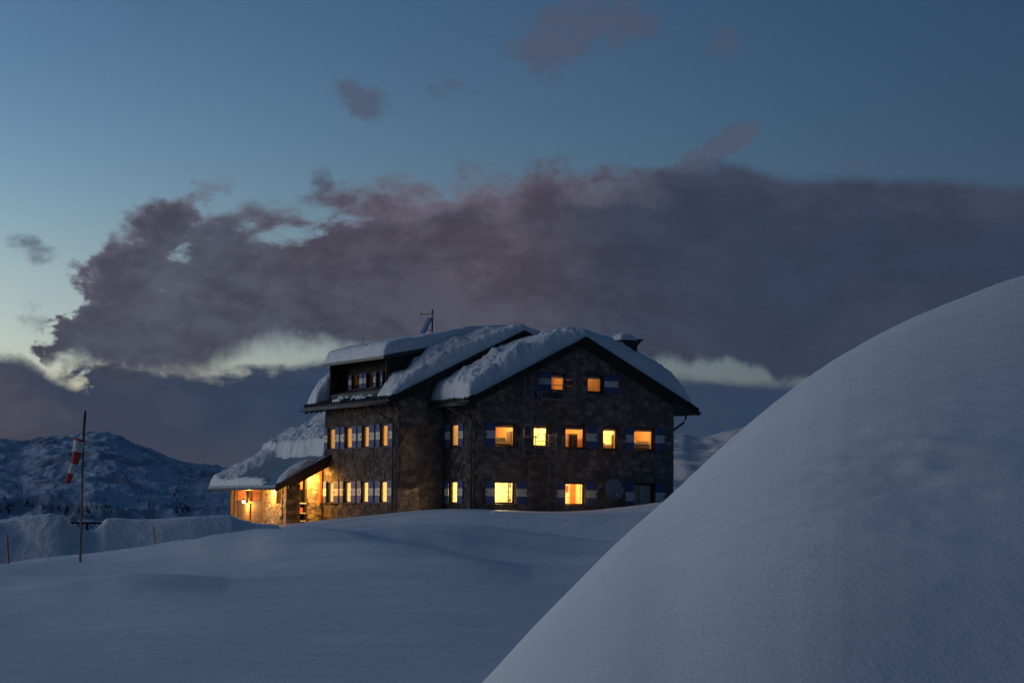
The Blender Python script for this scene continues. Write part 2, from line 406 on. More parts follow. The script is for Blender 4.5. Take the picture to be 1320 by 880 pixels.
# ploughed bank on the far side of the cleared track
BK = [(-400, 668), (-200, 674), (-60, 668), (0, 673), (25, 669.5), (45, 667), (64, 663.5), (83, 667), (92, 677), (100, 684), (120, 686), (129, 678), (137, 669), (150, 668.3), (170, 670), (191, 670), (250, 666.5), (285, 664), (299, 664.5), (310, 670), (328, 674.5), (352, 676.5), (372, 684), (400, 705), (440, 740)]
ba = np.array([az_e(*p) for p in BK]); bz = np.radians(np.arange(-20.5, -4.2, .05))
br = np.concatenate([np.arange(88, 93, .5), np.arange(93, 101, .16), np.arange(101, 113, .5), np.arange(113, 130, 1.5)])
BA, BR = np.meshgrid(bz, br)
topz = np.interp(BA, ba[:, 0], ba[:, 1])*101
bx_, by_ = BR*np.sin(BA), BR*np.cos(BA)
wob = .45*fbm(BA*34, BR*.12, 3.3, 2)
rise = smooth01((BR-94-wob)/5.2)
low = -4.1
rough_w = 1-.72*smooth01((BA-az_e(118, 0)[0])/math.radians(.7))
BZ = low+(topz-low)*rise-2.8*smooth01((BR-112)/10)
lump = fbm(bx_/1.9, by_/1.9, BZ/1.9, 5)*.34+fbm(bx_/.7, by_/.7, BZ/.7, 4)*.15
BZ += lump*rough_w*rise*(1-.45*smooth01((BR-97)/3))
bx_ += rough_w*.25*fbm(bx_/1.1, BZ/1.1, by_/1.1+9, 3); by_ -= rough_w*.35*fbm(bx_/1.2+5, BZ/.9, by_/1.2, 4)*rise
tag(grid_mesh('snow_bank', np.stack([bx_, by_, BZ], -1), M_BANK), kind='structure')

# ------------------------------------------------------------------ mountains
def mountain_material(name, snow, rock, lo, hi, scale, wsteep):
    m, N, b = mat(name, snow, 0.85, 0.1)
    g = N.new('ShaderNodeNewGeometry'); sp = N.new('ShaderNodeSeparateXYZ'); N.link(g.outputs['Normal'], sp.inputs[0])
    mp = N.new('ShaderNodeMapping'); N.link(coords(N), mp.inputs[0]); mp.inputs['Scale'].default_value = (1.0, .45, 2.0); v = mp.outputs[0]
    n = N.noise(v, scale, 8, 0.62, 0.4); n2 = N.noise(v, scale*.13, 3, 0.5)
    steep = 1.0-Ex(N, sp.outputs[2])
    f = N.smooth((n-0.5)*0.9+(n2-0.5)*2.1+steep*wsteep, lo, hi)
    N.put(b.inputs['Base Color'], N.mix(f, snow, N.mix(n, rock, tuple(k*1.8 for k in rock))))
    return m
M_MT1 = mountain_material('mountain_rock_snow', (.48, .56, .68), (.21, .25, .31), .10, .21, .15, .7)  # rock lightened for low contrast: haze put into the colour
M_MT2 = mountain_material('far_mountain_snow', (.78, .71, .71), (.42, .39, .42), .10, .5, .007, .6)
def mountain(name, ridge, d0, d1, d2, zbase, mat_, az0, az1, naz, nr, amp, seed, sc):
    ra = np.array([az_e(*p) for p in ridge]); a = np.radians(np.linspace(az0, az1, naz))
    r = np.concatenate([np.linspace(d0, d1, nr), np.linspace(d1, d2, nr//3)[1:]])
    A, R = np.meshgrid(a, r)
    pk = np.interp(A, ra[:, 0], ra[:, 1])*d1
    t = np.where(R < d1, (R-d0)/(d1-d0), 1-(R-d1)/(d2-d1))
    x, y = R*np.sin(A), R*np.cos(A)
    prof_ = np.where(R < d1, .35*smooth01(t)+.65*t**1.15, smooth01(t))
    rg = fbm(x/sc, y/sc, seed, 7, .52, True); fb = fbm(x/sc*2.3, y/sc*2.3, seed+5, 6, .55)
    z = zbase+(pk-zbase)*prof_+amp*((rg*.7+fb*.6)*np.clip(t*3, 0, 1)*np.clip((1.03-t)*6+.22, 0, 1))+amp*.34*fbm(x/sc*9, y/sc*9, seed+11, 4, .6, True)*np.clip(t*3, 0, 1)
    return tag(grid_mesh(name, np.stack([x, y, z], -1), mat_), kind='structure')
mountain('rocky_mountain', [(-1400, 640), (-900, 560), (-500, 545), (-200, 562), (-60, 566), (0, 573), (30, 576), (60, 571), (95, 569), (125, 567), (150, 570), (165, 577), (190, 586), (215, 597), (250, 608), (280, 611), (300, 616), (330, 626), (400, 648), (520, 672)],
         1000, 2500, 3600, -75, M_MT1, -38, -2, 760, 240, 22, 2.4, 300)
mountain('snowy_mountain', [(300, 655), (560, 650), (700, 618), (790, 588), (850, 571), (868, 569.5), (882, 568), (893, 571.5), (905, 572), (915, 570), (930, 566), (950, 559.5), (1000, 545), (1100, 528), (1300, 540), (1600, 520), (2000, 580), (2600, 650)],
         5200, 9000, 12000, -90, M_MT2, -8, 40, 520, 150, 70, 8.1, 1500)
# ------------------------------------------------------------------ the hut
HUT_A = math.radians(28.3); HX, HY = -1.80, 112.0
CA, SA_ = math.cos(HUT_A), math.sin(HUT_A)
def uvw(u, v, z=0.0): return Vector((HX+CA*u-SA_*v, HY+SA_*u+CA*v, z))     # hut axes -> world
def thing(name, label, cat, base, rot=HUT_A, group=None):
    o = bpy.data.objects.new(name, None); COL.objects.link(o); o.empty_display_size = .3
    o.location = base; o.rotation_euler = (0, 0, rot)
    return tag(o, label, cat, group)
class HB(MB):
    """MB in hut coordinates (u, v, z), built relative to a base given in hut coordinates"""
    def __init__(s, base=(0, 0, 0)): super().__init__(); s.b = base
    def build(s, name, mats, parent=None, smooth=False, origin=None):
        b = s.b if parent is not None else (0, 0, 0)
        s.v = [(p[0]-b[0], p[1]-b[1], p[2]-b[2]) for p in s.v]
        o = super().build(name, mats, parent, smooth)
        if parent is None: o.location = (HX, HY, 0); o.rotation_euler = (0, 0, HUT_A)
        return o

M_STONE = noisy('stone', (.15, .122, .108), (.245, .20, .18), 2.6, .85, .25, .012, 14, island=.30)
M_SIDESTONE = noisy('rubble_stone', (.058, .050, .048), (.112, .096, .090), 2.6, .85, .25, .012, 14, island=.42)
M_MORTAR = noisy('mortar', (.085, .072, .066), (.125, .106, .098), 5, .95, .1, .01)
M_PLASTER = noisy('plaster', (.72, .60, .40), (.80, .68, .48), 1.5, .9, .1)
M_PINE = noisy('pine_boards', (.46, .24, .09), (.60, .34, .14), 1.2, .6, .3, stretch=(9, 9, .7))
M_DARKWOOD = noisy('dark_wood', (.022, .016, .013), (.05, .036, .028), 3, .75, .2, .006, stretch=(4, 4, .5))
M_BEAM = noisy('weathered_timber', (.16, .10, .055), (.26, .17, .10), 4, .75, .2, .006, stretch=(5, 5, .6))
M_REDWOOD = noisy('red_painted_wood', (.55, .10, .035), (.66, .15, .05), 3, .6, .3)
M_FRAME = noisy('dark_window_frame', (.020, .015, .012), (.04, .03, .024), 6, .5, .35)
M_ROOF = noisy('roof_covering', (.035, .032, .033), (.07, .062, .06), 3, .6, .35, .006)
M_METAL = noisy('zinc_gutter', (.05, .048, .05), (.09, .085, .085), 5, .45, .5, metal=.6)
M_STEEL = noisy('galvanised_steel', (.16, .165, .185), (.22, .225, .25), 8, .5, .5, metal=.5)
M_SEAM = noisy('grey_sheet_metal', (.19, .27, .35), (.27, .35, .43), 1.6, .5, .4, .004, metal=.0)
M_BLUE = noisy('blue_shutter_paint', (.055, .085, .235), (.08, .115, .29), 4, .6, .3, .003, stretch=(8, 8, .6))
M_WHITE = noisy('white_shutter_paint', (.56, .56, .55), (.68, .68, .66), 4, .6, .3, .003, stretch=(8, 8, .6))
M_BLANKET = noisy('grey_blanket', (.20, .22, .22), (.34, .36, .34), 6, .95, .1, .01)
M_LINEN = noisy('white_linen', (.70, .66, .55), (.80, .77, .68), 6, .9, .1, .01)
M_DISH = noisy('grey_dish_paint', (.22, .21, .27), (.27, .26, .32), 4, .5, .4)
M_CHIM = noisy('chimney_stone', (.05, .045, .045), (.10, .09, .085), 5, .9, .2, .02)
def glass_material():
    m = bpy.data.materials.new('window_glass'); m.use_nodes = True; t = m.node_tree; t.nodes.clear(); N = Nd(t)
    tr = N.new('ShaderNodeBsdfTransparent'); tr.inputs[0].default_value = (.93, .95, .94, 1)
    gl = N.new('ShaderNodeBsdfGlossy'); gl.inputs['Roughness'].default_value = .02
    g = N.new('ShaderNodeNewGeometry'); dt_ = N.new('ShaderNodeVectorMath', operation='DOT_PRODUCT'); N.link(g.outputs['Normal'], dt_.inputs[0]); N.link(g.outputs['Incoming'], dt_.inputs[1])
    fr = N.math('POWER', 1.0-N.math('ABSOLUTE', Ex(N, dt_.outputs['Value'])), 5.0)*.5+.03
    mx = N.new('ShaderNodeMixShader'); out = N.new('ShaderNodeOutputMaterial')
    N.put(mx.inputs[0], fr); N.link(tr.outputs[0], mx.inputs[1]); N.link(gl.outputs[0], mx.inputs[2]); N.link(mx.outputs[0], out.inputs[0])
    return m
M_GLASS = glass_material()
def emit(name, col, s):
    m = bpy.data.materials.new(name); m.use_nodes = True; t = m.node_tree; t.nodes.clear(); N = Nd(t)
    e = N.new('ShaderNodeEmission'); e.inputs[0].default_value = (*col, 1); e.inputs[1].default_value = s
    o = N.new('ShaderNodeOutputMaterial'); N.link(e.outputs[0], o.inputs[0]); return m
M_BULB = emit('lit_bulb', (1.0, .70, .34), 8.0*KE)
M_BULB2 = emit('lit_lantern_bulb', (1.0, .74, .36), 40.0*KE)

hut = thing('mountain_hut', 'large stone mountain hut with snow-laden gabled roofs and blue and white shutters', 'building', (HX, HY, -2.5))
HBASE = (0, 0, -2.5)
def H(): return HB(HBASE)

# ---- rubble stones
def clip_poly(poly, n, c):           # keep n.p <= c
    out = []
    for i in range(len(poly)):
        p, q = poly[i], poly[(i+1) % len(poly)]
        dp, dq = n[0]*p[0]+n[1]*p[1]-c, n[0]*q[0]+n[1]*q[1]-c
        if dp <= 0: out.append(p)
        if dp*dq < 0:
            t = dp/(dp-dq); out.append((p[0]+t*(q[0]-p[0]), p[1]+t*(q[1]-p[1])))
    return out
def rubble(x0, x1, y0, y1, sx, sy, seed, holes=(), lines=()):
    """irregular stone outlines over a wall; holes: rectangles kept free, lines: half planes (n, c) kept"""
    rnd = random.Random(seed); pts = []
    r = 0; y = y0-sy
    while y < y1+sy:
        x = x0-sx+(sx/2 if r % 2 else 0)
        while x < x1+sx:
            pts.append((x+rnd.uniform(-.42, .42)*sx, y+rnd.uniform(-.4, .4)*sy)); x += sx
        y += sy; r += 1
    cells = []; k = sx/sy                     # anisotropic distance so that stones lie flat
    for i, p in enumerate(pts):
        if not (x0-.1*sx < p[0] < x1+.1*sx and y0-.1*sy < p[1] < y1+.1*sy): continue
        if any(h[0] < p[0] < h[1] and h[2] < p[1] < h[3] for h in holes): continue
        poly = [(p[0]-2*sx, p[1]-2*sy), (p[0]+2*sx, p[1]-2*sy), (p[0]+2*sx, p[1]+2*sy), (p[0]-2*sx, p[1]+2*sy)]
        for q in pts:
            ddx, ddy = q[0]-p[0], q[1]-p[1]
            if q is p or abs(ddx) > 3*sx or abs(ddy) > 3*sy: continue
            n = (ddx, ddy*k*k); m_ = ((p[0]+q[0])/2, (p[1]+q[1])/2)
            poly = clip_poly(poly, n, n[0]*m_[0]+n[1]*m_[1])
            if len(poly) < 3: break
        for n, c in ((( -1, 0), -x0), ((1, 0), x1), ((0, -1), -y0), ((0, 1), y1), *lines):
            if len(poly) >= 3: poly = clip_poly(poly, n, c)
        for h in holes:
            if len(poly) < 3: break
            if max(a[0] for a in poly) <= h[0] or min(a[0] for a in poly) >= h[1] or max(a[1] for a in poly) <= h[2] or min(a[1] for a in poly) >= h[3]: continue
            sd = [(h[0]-p[0], (1, 0), h[0]), (p[0]-h[1], (-1, 0), -h[1]), (h[2]-p[1], (0, 1), h[2]), (p[1]-h[3], (0, -1), -h[3])]
            s_ = max(sd, key=lambda t: t[0]); poly = clip_poly(poly, s_[1], s_[2])
        if len(poly) < 3: continue
        ar = .5*abs(sum(poly[j][0]*poly[(j+1) % len(poly)][1]-poly[(j+1) % len(poly)][0]*poly[j][1] for j in range(len(poly))))
        if ar > .012: cells.append((ar, poly))
    return cells
def add_stone(mb, poly, fr, rnd, joint=.012, proud=(.012, .045)):
    """fr(x, y, depth) -> point; depth grows outwards"""
    cx = sum(p[0] for p in poly)/len(poly); cy = sum(p[1] for p in poly)/len(poly)
    size = max(.06, math.sqrt(sum((p[0]-cx)**2+(p[1]-cy)**2 for p in poly)/len(poly)))
    k0 = 1-joint/size; k1 = 1-(joint+.028)/size; h = rnd.uniform(*proud); n = len(poly)
    tx, ty = rnd.uniform(-.05, .05), rnd.uniform(-.06, .06)
    a = [fr(cx+(p[0]-cx)*k0, cy+(p[1]-cy)*k0, -.01) for p in poly]
    b = [fr(cx+(p[0]-cx)*k0, cy+(p[1]-cy)*k0, h*.55) for p in poly]
    c = [fr(cx+(p[0]-cx)*k1, cy+(p[1]-cy)*k1, max(.01, h+(p[0]-cx)*tx+(p[1]-cy)*ty)) for p in poly]
    fs = [tuple(range(2*n, 3*n))]
    for i in range(n):
        j = (i+1) % n; fs += [(i, j, n+j, n+i), (n+i, n+j, 2*n+j, 2*n+i)]
    mb.add(a+b+c, fs)

# ---- walls with openings
def holed_wall(mb, x0, x1, zb, ztop, holes, fr, d0, d1, m=0, extra=()):
    """strips between opening edges; ztop(x) is piecewise linear with breaks in extra; fr(x, z, depth)"""
    xs = sorted({x0, x1, *extra, *[h[0] for h in holes], *[h[1] for h in holes]}); xs = [x for x in xs if x0 <= x <= x1]
    for a, b in zip(xs[:-1], xs[1:]):
        if b-a < 1e-4: continue
        hs = sorted((h[2], h[3]) for h in holes if h[0] <= a+1e-5 and h[1] >= b-1e-5)
        z = zb; spans = []
        for q0, q1 in hs: spans.append((z, q0, False)); z = q1
        spans.append((z, None, True))
        for lo, hi, last in spans:
            ta, tb = (ztop(a), ztop(b)) if last else (hi, hi)
            if ta-lo < 1e-4 and tb-lo < 1e-4: continue
            mb.hexa([fr(a, lo, d0), fr(b, lo, d0), fr(b, lo, d1), fr(a, lo, d1), fr(a, ta, d0), fr(b, tb, d0), fr(b, tb, d1), fr(a, ta, d1)], m)
fr_gable = lambda x, z, d: (x, -d, z)                 # gable of the front block, outside towards -v
fr_fleft = lambda x, z, d: (-d, x, z)                 # left wall of the front block (x = v)
fr_mleft = lambda x, z, d: (-2.6-d, x, z)             # left wall of the main block
fr_mgab = lambda x, z, d: (x, 3.68-d, z)              # gable side of the main block
zr_front = lambda u: 9.14-.505*abs(u-5.98)            # roof top lines
zr_main = lambda u: 9.66-.487*abs(u-4.42)
RT = .26                                              # roof build-up

ROW2, ROW1 = (3.43, 4.58), (.50, 1.63)
G_WIN = [  # u0, u1, z0, z1, left shutter, right shutter, what is behind
 (1.13, 2.33, *ROW2, (.55, 1.11), None, 'bunk'), (3.38, 4.28, 3.46, 4.58, None, None, 'stair'), (5.26, 6.47, 3.41, 4.58, None, (6.50, 7.10), 'wardrobe'),
 (7.54, 8.44, 3.39, 4.57, None, None, 'bed'), (9.41, 10.70, 3.41, 4.58, (8.86, 9.39), (10.73, 11.30), 'beds'),
 (1.13, 2.33, *ROW1, (.53, 1.11), (2.36, 2.96), 'kitchen'), (5.26, 6.47, .47, 1.62, (4.72, 5.24), (6.50, 7.10), 'shelves'),
 (9.42, 10.71, .25, 1.63, (8.86, 9.40), (10.74, 11.31), 'dark'),
 (4.39, 5.27, 6.37, 7.26, (3.61, 4.37), None, 'attic'), (6.58, 7.53, 6.36, 7.27, None, (7.56, 8.38), 'attic2')]
L_WIN = [(r+.53, r+1.53, *z, (r+1.55, r+2.06), (r, r+.51), k) for z, k in ((ROW2, 'dorm'), (ROW1, 'hall')) for r in (4.24, 6.53, 8.82, 11.09)]
F_WIN = [(1.82, 2.80, *z, (2.82, 3.34), (1.28, 1.80), 'side') for z in (ROW2, ROW1)]

def wall(name, x0, x1, zb, ztop, wins, fr, extra=(), th=.24, mat_=None):
    holes = [w[:4] for w in wins]
    mb = H(); holed_wall(mb, x0, x1, zb, ztop, holes, fr, -th, 0, 0, extra); w = mb.build('wall', mat_ or M_MORTAR, hut)
    mb = H(); holed_wall(mb, x0, x1, zb, ztop, holes, fr, -th-.20, -th-.002, 0, extra); mb.build('inner_wall', M_PLASTER, hut)
    return w
gable_w = wall('gable', 0, 11.9, -2.5, lambda u: zr_front(u)-RT-.02, G_WIN, fr_gable, (5.98,))
fleft_w = wall('front_left', .242, 3.43, -2.5, lambda v: zr_front(0)-RT-.02, F_WIN, fr_fleft, th=.16)
mleft_w = wall('main_left', 3.922, 13.2, -2.5, lambda v: zr_main(-2.6)-RT-.02, L_WIN, fr_mleft, th=.16)
mgab_w = wall('main_gable', -2.6, 11.4, -2.5, lambda u: zr_main(u)-RT-.02, [], fr_mgab, (4.42,))
mb = H(); mb.prism([(11.40, 3.93, -2.5), (11.9, 3.93, -2.5), (11.9, .25, -2.5), (11.40, .25, -2.5)], (0, 0, zr_front(11.9)-RT-.05+2.5)); mb.build('wall', M_MORTAR, hut)
mb = H(); mb.box((10.9, 3.94, -2.5), (11.4, 13.2, zr_main(11.4)-RT-.02)); mb.build('wall', M_MORTAR, hut)
mb = H(); mb.prism([(-2.35, 13.19, -2.5), (10.89, 13.19, -2.5), (10.89, 13.19, zr_main(10.89)-RT-.02), (4.42, 13.19, 9.66-RT-.02), (-2.35, 13.19, zr_main(-2.35)-RT-.02)], (0, -.3, 0)); mb.build('wall', M_MORTAR, hut)

# stones: the 300 largest of the gable one by one, the rest joined
rs = random.Random(11)
keep = [(w[0]-.04, w[1]+.04, w[2]-.04, w[3]+.04) for w in G_WIN]
hip = lambda sgn: ((sgn*.505, 1.0), 9.14-RT-.06+sgn*.505*5.98)
cells = rubble(.0, 11.9, -.5, 9.0, .41, .29, 5, keep, (hip(1), hip(-1)))
cells.sort(key=lambda c: -c[0])
rest = H()
for i, (ar, poly) in enumerate(cells):
    if i < 300:
        mb = H(); add_stone(mb, poly, fr_gable, rs); o = mb.build('stone', M_STONE, None)
        o.location = (0, 0, 0); o.rotation_euler = (0, 0, 0)
        o.data.transform(Matrix.Translation((0, 0, 2.5))); o.parent = gable_w
    else: add_stone(rest, poly, fr_gable, rs)
tag(rest.build('small_stone_infill', M_STONE, hut), kind='stuff')
def joined_stones(x0, x1, y0, y1, sx, sy, seed, wins, fr, m, par=None, base=None, lines=(), name='rubble_facing'):
    mb = H() if base is None else HB(base)
    for ar, poly in rubble(x0, x1, y0, y1, sx, sy, seed, [(w[0]-.03, w[1]+.03, w[2]-.03, w[3]+.03) for w in wins], lines): add_stone(mb, poly, fr, rs)
    return tag(mb.build(name, m, par or hut), kind='stuff')
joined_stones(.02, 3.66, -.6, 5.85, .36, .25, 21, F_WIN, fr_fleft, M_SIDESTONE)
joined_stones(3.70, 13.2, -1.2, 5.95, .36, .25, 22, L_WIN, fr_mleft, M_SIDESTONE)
joined_stones(-2.6, -.02, -.6, 5.95, .46, .34, 23, [], fr_mgab, M_STONE)

# ---- windows and shutters
def window(w, fr, par, rec=.17, fw=.075):
    u0, u1, z0, z1 = w[:4]
    mb = H(); d0, d1 = -rec, -rec-.07
    for a, b, c, d in ((u0, u1, z0, z0+fw), (u0, u1, z1-fw, z1), (u0, u0+fw, z0+fw, z1-fw), (u1-fw, u1, z0+fw, z1-fw)):
        mb.hexa([fr(a, c, d0), fr(b, c, d0), fr(b, c, d1), fr(a, c, d1), fr(a, d, d0), fr(b, d, d0), fr(b, d, d1), fr(a, d, d1)])
    wo = mb.build('window', M_FRAME, par)
    mb = H(); a, b, c, d = u0+fw-.01, u1-fw+.01, z0+fw-.01, z1-fw+.01; g0, g1 = d0-.030, d0-.036
    mb.hexa([fr(a, c, g0), fr(b, c, g0), fr(b, c, g1), fr(a, c, g1), fr(a, d, g0), fr(b, d, g0), fr(b, d, g1), fr(a, d, g1)])
    p = mb.build('pane', M_GLASS, wo); p.data.transform(Matrix.Translation((0, 0, 0)))
    mb = H(); mb.hexa([fr(u0-.06, z0-.07, -.02), fr(u1+.06, z0-.07, -.02), fr(u1+.06, z0-.07, .09), fr(u0-.06, z0-.07, .09), fr(u0-.06, z0-.005, -.02), fr(u1+.06, z0-.005, -.02), fr(u1+.06, z0-.02, .09), fr(u0-.06, z0-.02, .09)])
    mb.build('sill', M_FRAME, wo)
    if fr is fr_gable and z1 > 2:
        mb = H(); c, d = z1-fw-.11, z1-fw; mb.hexa([fr(a, c, d0-.09), fr(b, c, d0-.09), fr(b, c, d0-.12), fr(a, c, d0-.12), fr(a, d, d0-.09), fr(b, d, d0-.09), fr(b, d, d0-.12), fr(a, d, d0-.12)]); mb.build('blind', M_BLANKET, wo)
    return wo
def shutter(a, b, z0, z1, fr, par, hinge_left=True):
    mb = H(); z0 -= .02; z1 += .03; h = z1-z0; zz = (z0, z0+h*.335, z0+h*.665, z1); d0, d1 = .048, .074
    w_ = rs.uniform(.0, .07); ea, eb = (w_, 0) if hinge_left else (0, w_)          # not all folded back fully
    for k in range(3):
        c, d = zz[k], zz[k+1]
        mb.hexa([fr(a, c, d0+ea), fr(b, c, d0+eb), fr(b, c, d1+eb), fr(a, c, d1+ea), fr(a, d, d0+ea), fr(b, d, d0+eb), fr(b, d, d1+eb), fr(a, d, d1+ea)], 1 if k == 1 else 0)
    s = mb.build('shutter', [M_BLUE, M_WHITE], par)
    mb = H(); x = a+.06 if hinge_left else b-.06; zc = (zz[1]+zz[2])/2; d1 += w_
    mb.hexa([fr(x-.02, zc-.06, d1), fr(x+.02, zc-.06, d1), fr(x+.02, zc-.06, d1+.02), fr(x-.02, zc-.06, d1+.02), fr(x-.02, zc+.06, d1), fr(x+.02, zc+.06, d1), fr(x+.02, zc+.06, d1+.02), fr(x-.02, zc+.06, d1+.02)])
    mb.build('shutter_catch', M_FRAME, s)
    return s
for wins, fr in ((G_WIN, fr_gable), (F_WIN, fr_fleft), (L_WIN, fr_mleft)):
    for w in wins:
        window(w, fr, hut, *((.17, .075) if fr is fr_gable else (.045, .06)))
        if w[4]: shutter(*w[4], w[2], w[3], fr, hut)
        if w[5]: shutter(*w[5], w[2], w[3], fr, hut, False)

# ---- rooms behind the windows, each with its lamp
LAMP_C = (1.0, .60, .22)
def room(u0, u1, v0, v1, z0, z1, wallm, lamp, power, open_side='v', col=LAMP_C, floor=None):
    mb = H(); t = .03
    mb.box((u0, v0, z0-t), (u1, v1, z0), 1); mb.box((u0, v0, z1), (u1, v1, z1+t), 2)
    mb.box((u1, v0, z0), (u1+t, v1, z1), 0); mb.box((u0, v1, z0), (u1, v1+t, z1), 0 if open_side == 'u' else 2)
    if open_side == 'v': mb.box((u0-t, v0, z0), (u0, v1, z1), 0)
    elif open_side == 'u': mb.box((u0, v0-t, z0), (u1, v0, z1), 0)
    r = mb.build('room', [wallm, floor or M_PINE, M_PLASTER], hut)
    for (lu, lv, lz) in lamp:
        mb = H(); mb.tube([(lu, lv, z1), (lu, lv, lz+.12)], .012, 6); mb.tube([(lu, lv, lz+.12), (lu, lv, lz+.02)], [.05, .16], 12)
        lo = mb.build('ceiling_lamp', M_FRAME, r)
        mb = H(); mb.tube([(lu, lv, lz+.03), (lu, lv, lz), (lu, lv, lz-.05), (lu, lv, lz-.07)], [.02, .05, .05, .015], 10)
        mb.build('bulb', M_BULB, lo, True)
        ld = bpy.data.lights.new('lamp_light', 'POINT'); ld.energy = power*KE; ld.color = col; ld.shadow_soft_size = .07
        l = bpy.data.objects.new('lamp_light', ld); COL.objects.link(l); l.parent = lo; l.location = (lu, lv, lz-.12+2.5)
    return r
V0, V1 = .445, 3.35
room(.45, 2.9, V0, V1, 2.72, 5.1, M_PINE, [(1.9, 1.7, 4.75)], 150, 'uv')
room(3.0, 4.7, V0, V1, 2.72, 5.1, M_PLASTER, [(3.7, 1.7, 4.8)], 230, col=(1, .66, .24))
room(4.8, 7.0, V0, V1, 2.72, 5.1, M_PINE, [(5.6, 1.9, 4.75)], 170)
room(7.1, 8.75, V0, V1, 2.72, 5.1, M_PLASTER, [(7.8, 1.9, 4.75)], 130)
room(8.85, 11.35, V0, V1, 2.72, 5.1, M_PINE, [(10.2, 1.9, 4.7)], 110)
room(.45, 4.4, V0, V1, -.4, 2.3, M_PLASTER, [(1.9, 1.5, 2.0)], 420, 'uv', col=(1, .72, .34))
room(4.5, 8.3, V0, V1, -.4, 2.3, M_PLASTER, [(5.7, 1.8, 2.0)], 400, col=(1, .66, .28))
mb = H(); mb.box((8.4, V0, -.4), (11.35, 1.3, 2.2)); mb.build('dark_room_wall', M_PLASTER, hut)
room(4.0, 5.9, V0, V1, 5.6, 7.75, M_PINE, [(4.7, 1.9, 7.45)], 55)
room(6.0, 8.0, V0, V1, 5.6, 7.75, M_PINE, [(7.1, 2.2, 7.45)], 26)
room(-2.15, 1.6, 4.0, 13.0, 2.72, 5.1, M_PINE, [(-1.35, r-.05, 4.35) for r in (4.34, 6.53, 8.82, 11.09)], 75, 'u')
room(-2.15, 1.6, 4.0, 13.0, -.4, 2.3, M_PLASTER, [(-1.35, r-.05, 1.5) for r in (4.34, 6.53, 8.82, 11.09)], 150, 'u', col=(1, .68, .30))

# ---- roofs
def slope_slab(mb, pu, pz, v0, v1, th, m=0):
    """pu, pz: two points of the top line"""
    (a, b), (za, zb) = pu, pz
    mb.hexa([(a, v0, za-th), (b, v0, zb-th), (b, v1, zb-th), (a, v1, za-th), (a, v0, za), (b, v0, zb), (b, v1, zb), (a, v1, za)], m)
def gable_roof(apex, zf, ul, ur, v0, v1):
    mb = H(); slope_slab(mb, (ul, apex), (zf(ul), zf(apex)), v0, v1, RT); slope_slab(mb, (apex+.001, ur), (zf(apex), zf(ur)), v0, v1, RT)
    r = mb.build('roof', M_ROOF, hut)
    for a, b in ((ul, apex), (apex, ur)):                      # barge boards, a little proud
        mb = H(); e = .06
        mb.hexa([(a, v0-.05, zf(a)-.36), (b, v0-.05, zf(b)-.36), (b, v0-.003, zf(b)-.36), (a, v0-.003, zf(a)-.36), (a, v0-.05, zf(a)+e), (b, v0-.05, zf(b)+e), (b, v0-.003, zf(b)+e), (a, v0-.003, zf(a)+e)])
        mb.build('barge_board', M_DARKWOOD, r)
    return r
roof_f = gable_roof(5.98, zr_front, -.85, 12.95, -.80, 3.66)
roof_m = gable_roof(4.42, zr_main, -3.50, 12.3, 3.0, 14.2)
def rafters(par, u_eave, u_wall, zf, v0, v1, step=.72):
    v = v0+.25
    while v < v1-.1:
        mb = H(); a, b = u_eave, u_wall
        mb.hexa([(a+.06, v-.05, zf(a)-RT-.15), (b, v-.05, zf(b)-RT-.17), (b, v+.05, zf(b)-RT-.17), (a+.06, v+.05, zf(a)-RT-.15), (a+.06, v-.05, zf(a+.06)-RT-.002), (b, v-.05, zf(b)-RT-.002), (b, v+.05, zf(b)-RT-.002), (a+.06, v+.05, zf(a+.06)-RT-.002)])
        mb.build('rafter', M_DARKWOOD, par); v += step
rafters(roof_f, -.85, -.07, zr_front, -.8, 3.5); rafters(roof_m, -3.5, -2.67, zr_main, 3.0, 14.2)
def eave_edge(par, u, zf, v0, v1, step=.36, sgn=-1):            # rounded tile ends along the eave
    v = v0+.1
    while v < v1:
        mb = H(); mb.tube([(u+sgn*.07, v, zf(u)+.01), (u-sgn*.35, v, zf(u-sgn*.35)+.05)], .075, 7); mb.build('eave_tile', M_ROOF, par); v += step
eave_edge(roof_m, -3.5, zr_main, 3.0, 14.2); eave_edge(roof_f, -.85, zr_front, -.8, 3.6); 
def gutter(pts, par=None, r=.085):
    mb = H(); mb.tube(pts, r, 8); return mb.build('gutter', M_METAL, par or hut, True)
def downpipe(pts, r=.05):
    mb = H(); mb.tube(pts, r, 8); return mb.build('downpipe', M_METAL, hut, True)
gutter([(-3.60, 3.0, 5.60), (-3.60, 14.25, 5.60)]); gutter([(-.95, -.8, 5.48), (-.95, 3.6, 5.48)]); gutter([(13.05, -.8, 5.42), (13.05, 3.6, 5.42)])
downpipe([(-3.60, 5.35, 5.6), (-3.60, 5.3, 5.42), (-2.85, 4.1, 4.78), (-2.76, 4.0, 4.6), (-2.76, 4.0, -1.2)])
downpipe([(-.95, 1.3, 5.48), (-.95, 1.25, 5.36), (-.24, .25, 4.85), (-.16, .14, 4.7), (-.16, .14, -.8)])
downpipe([(13.05, .6, 5.42), (13.05, .6, 5.2), (12.9, .6, 4.95), (12.08, .6, 4.42), (12.02, .6, 4.3), (12.02, .6, -.5)], .06)

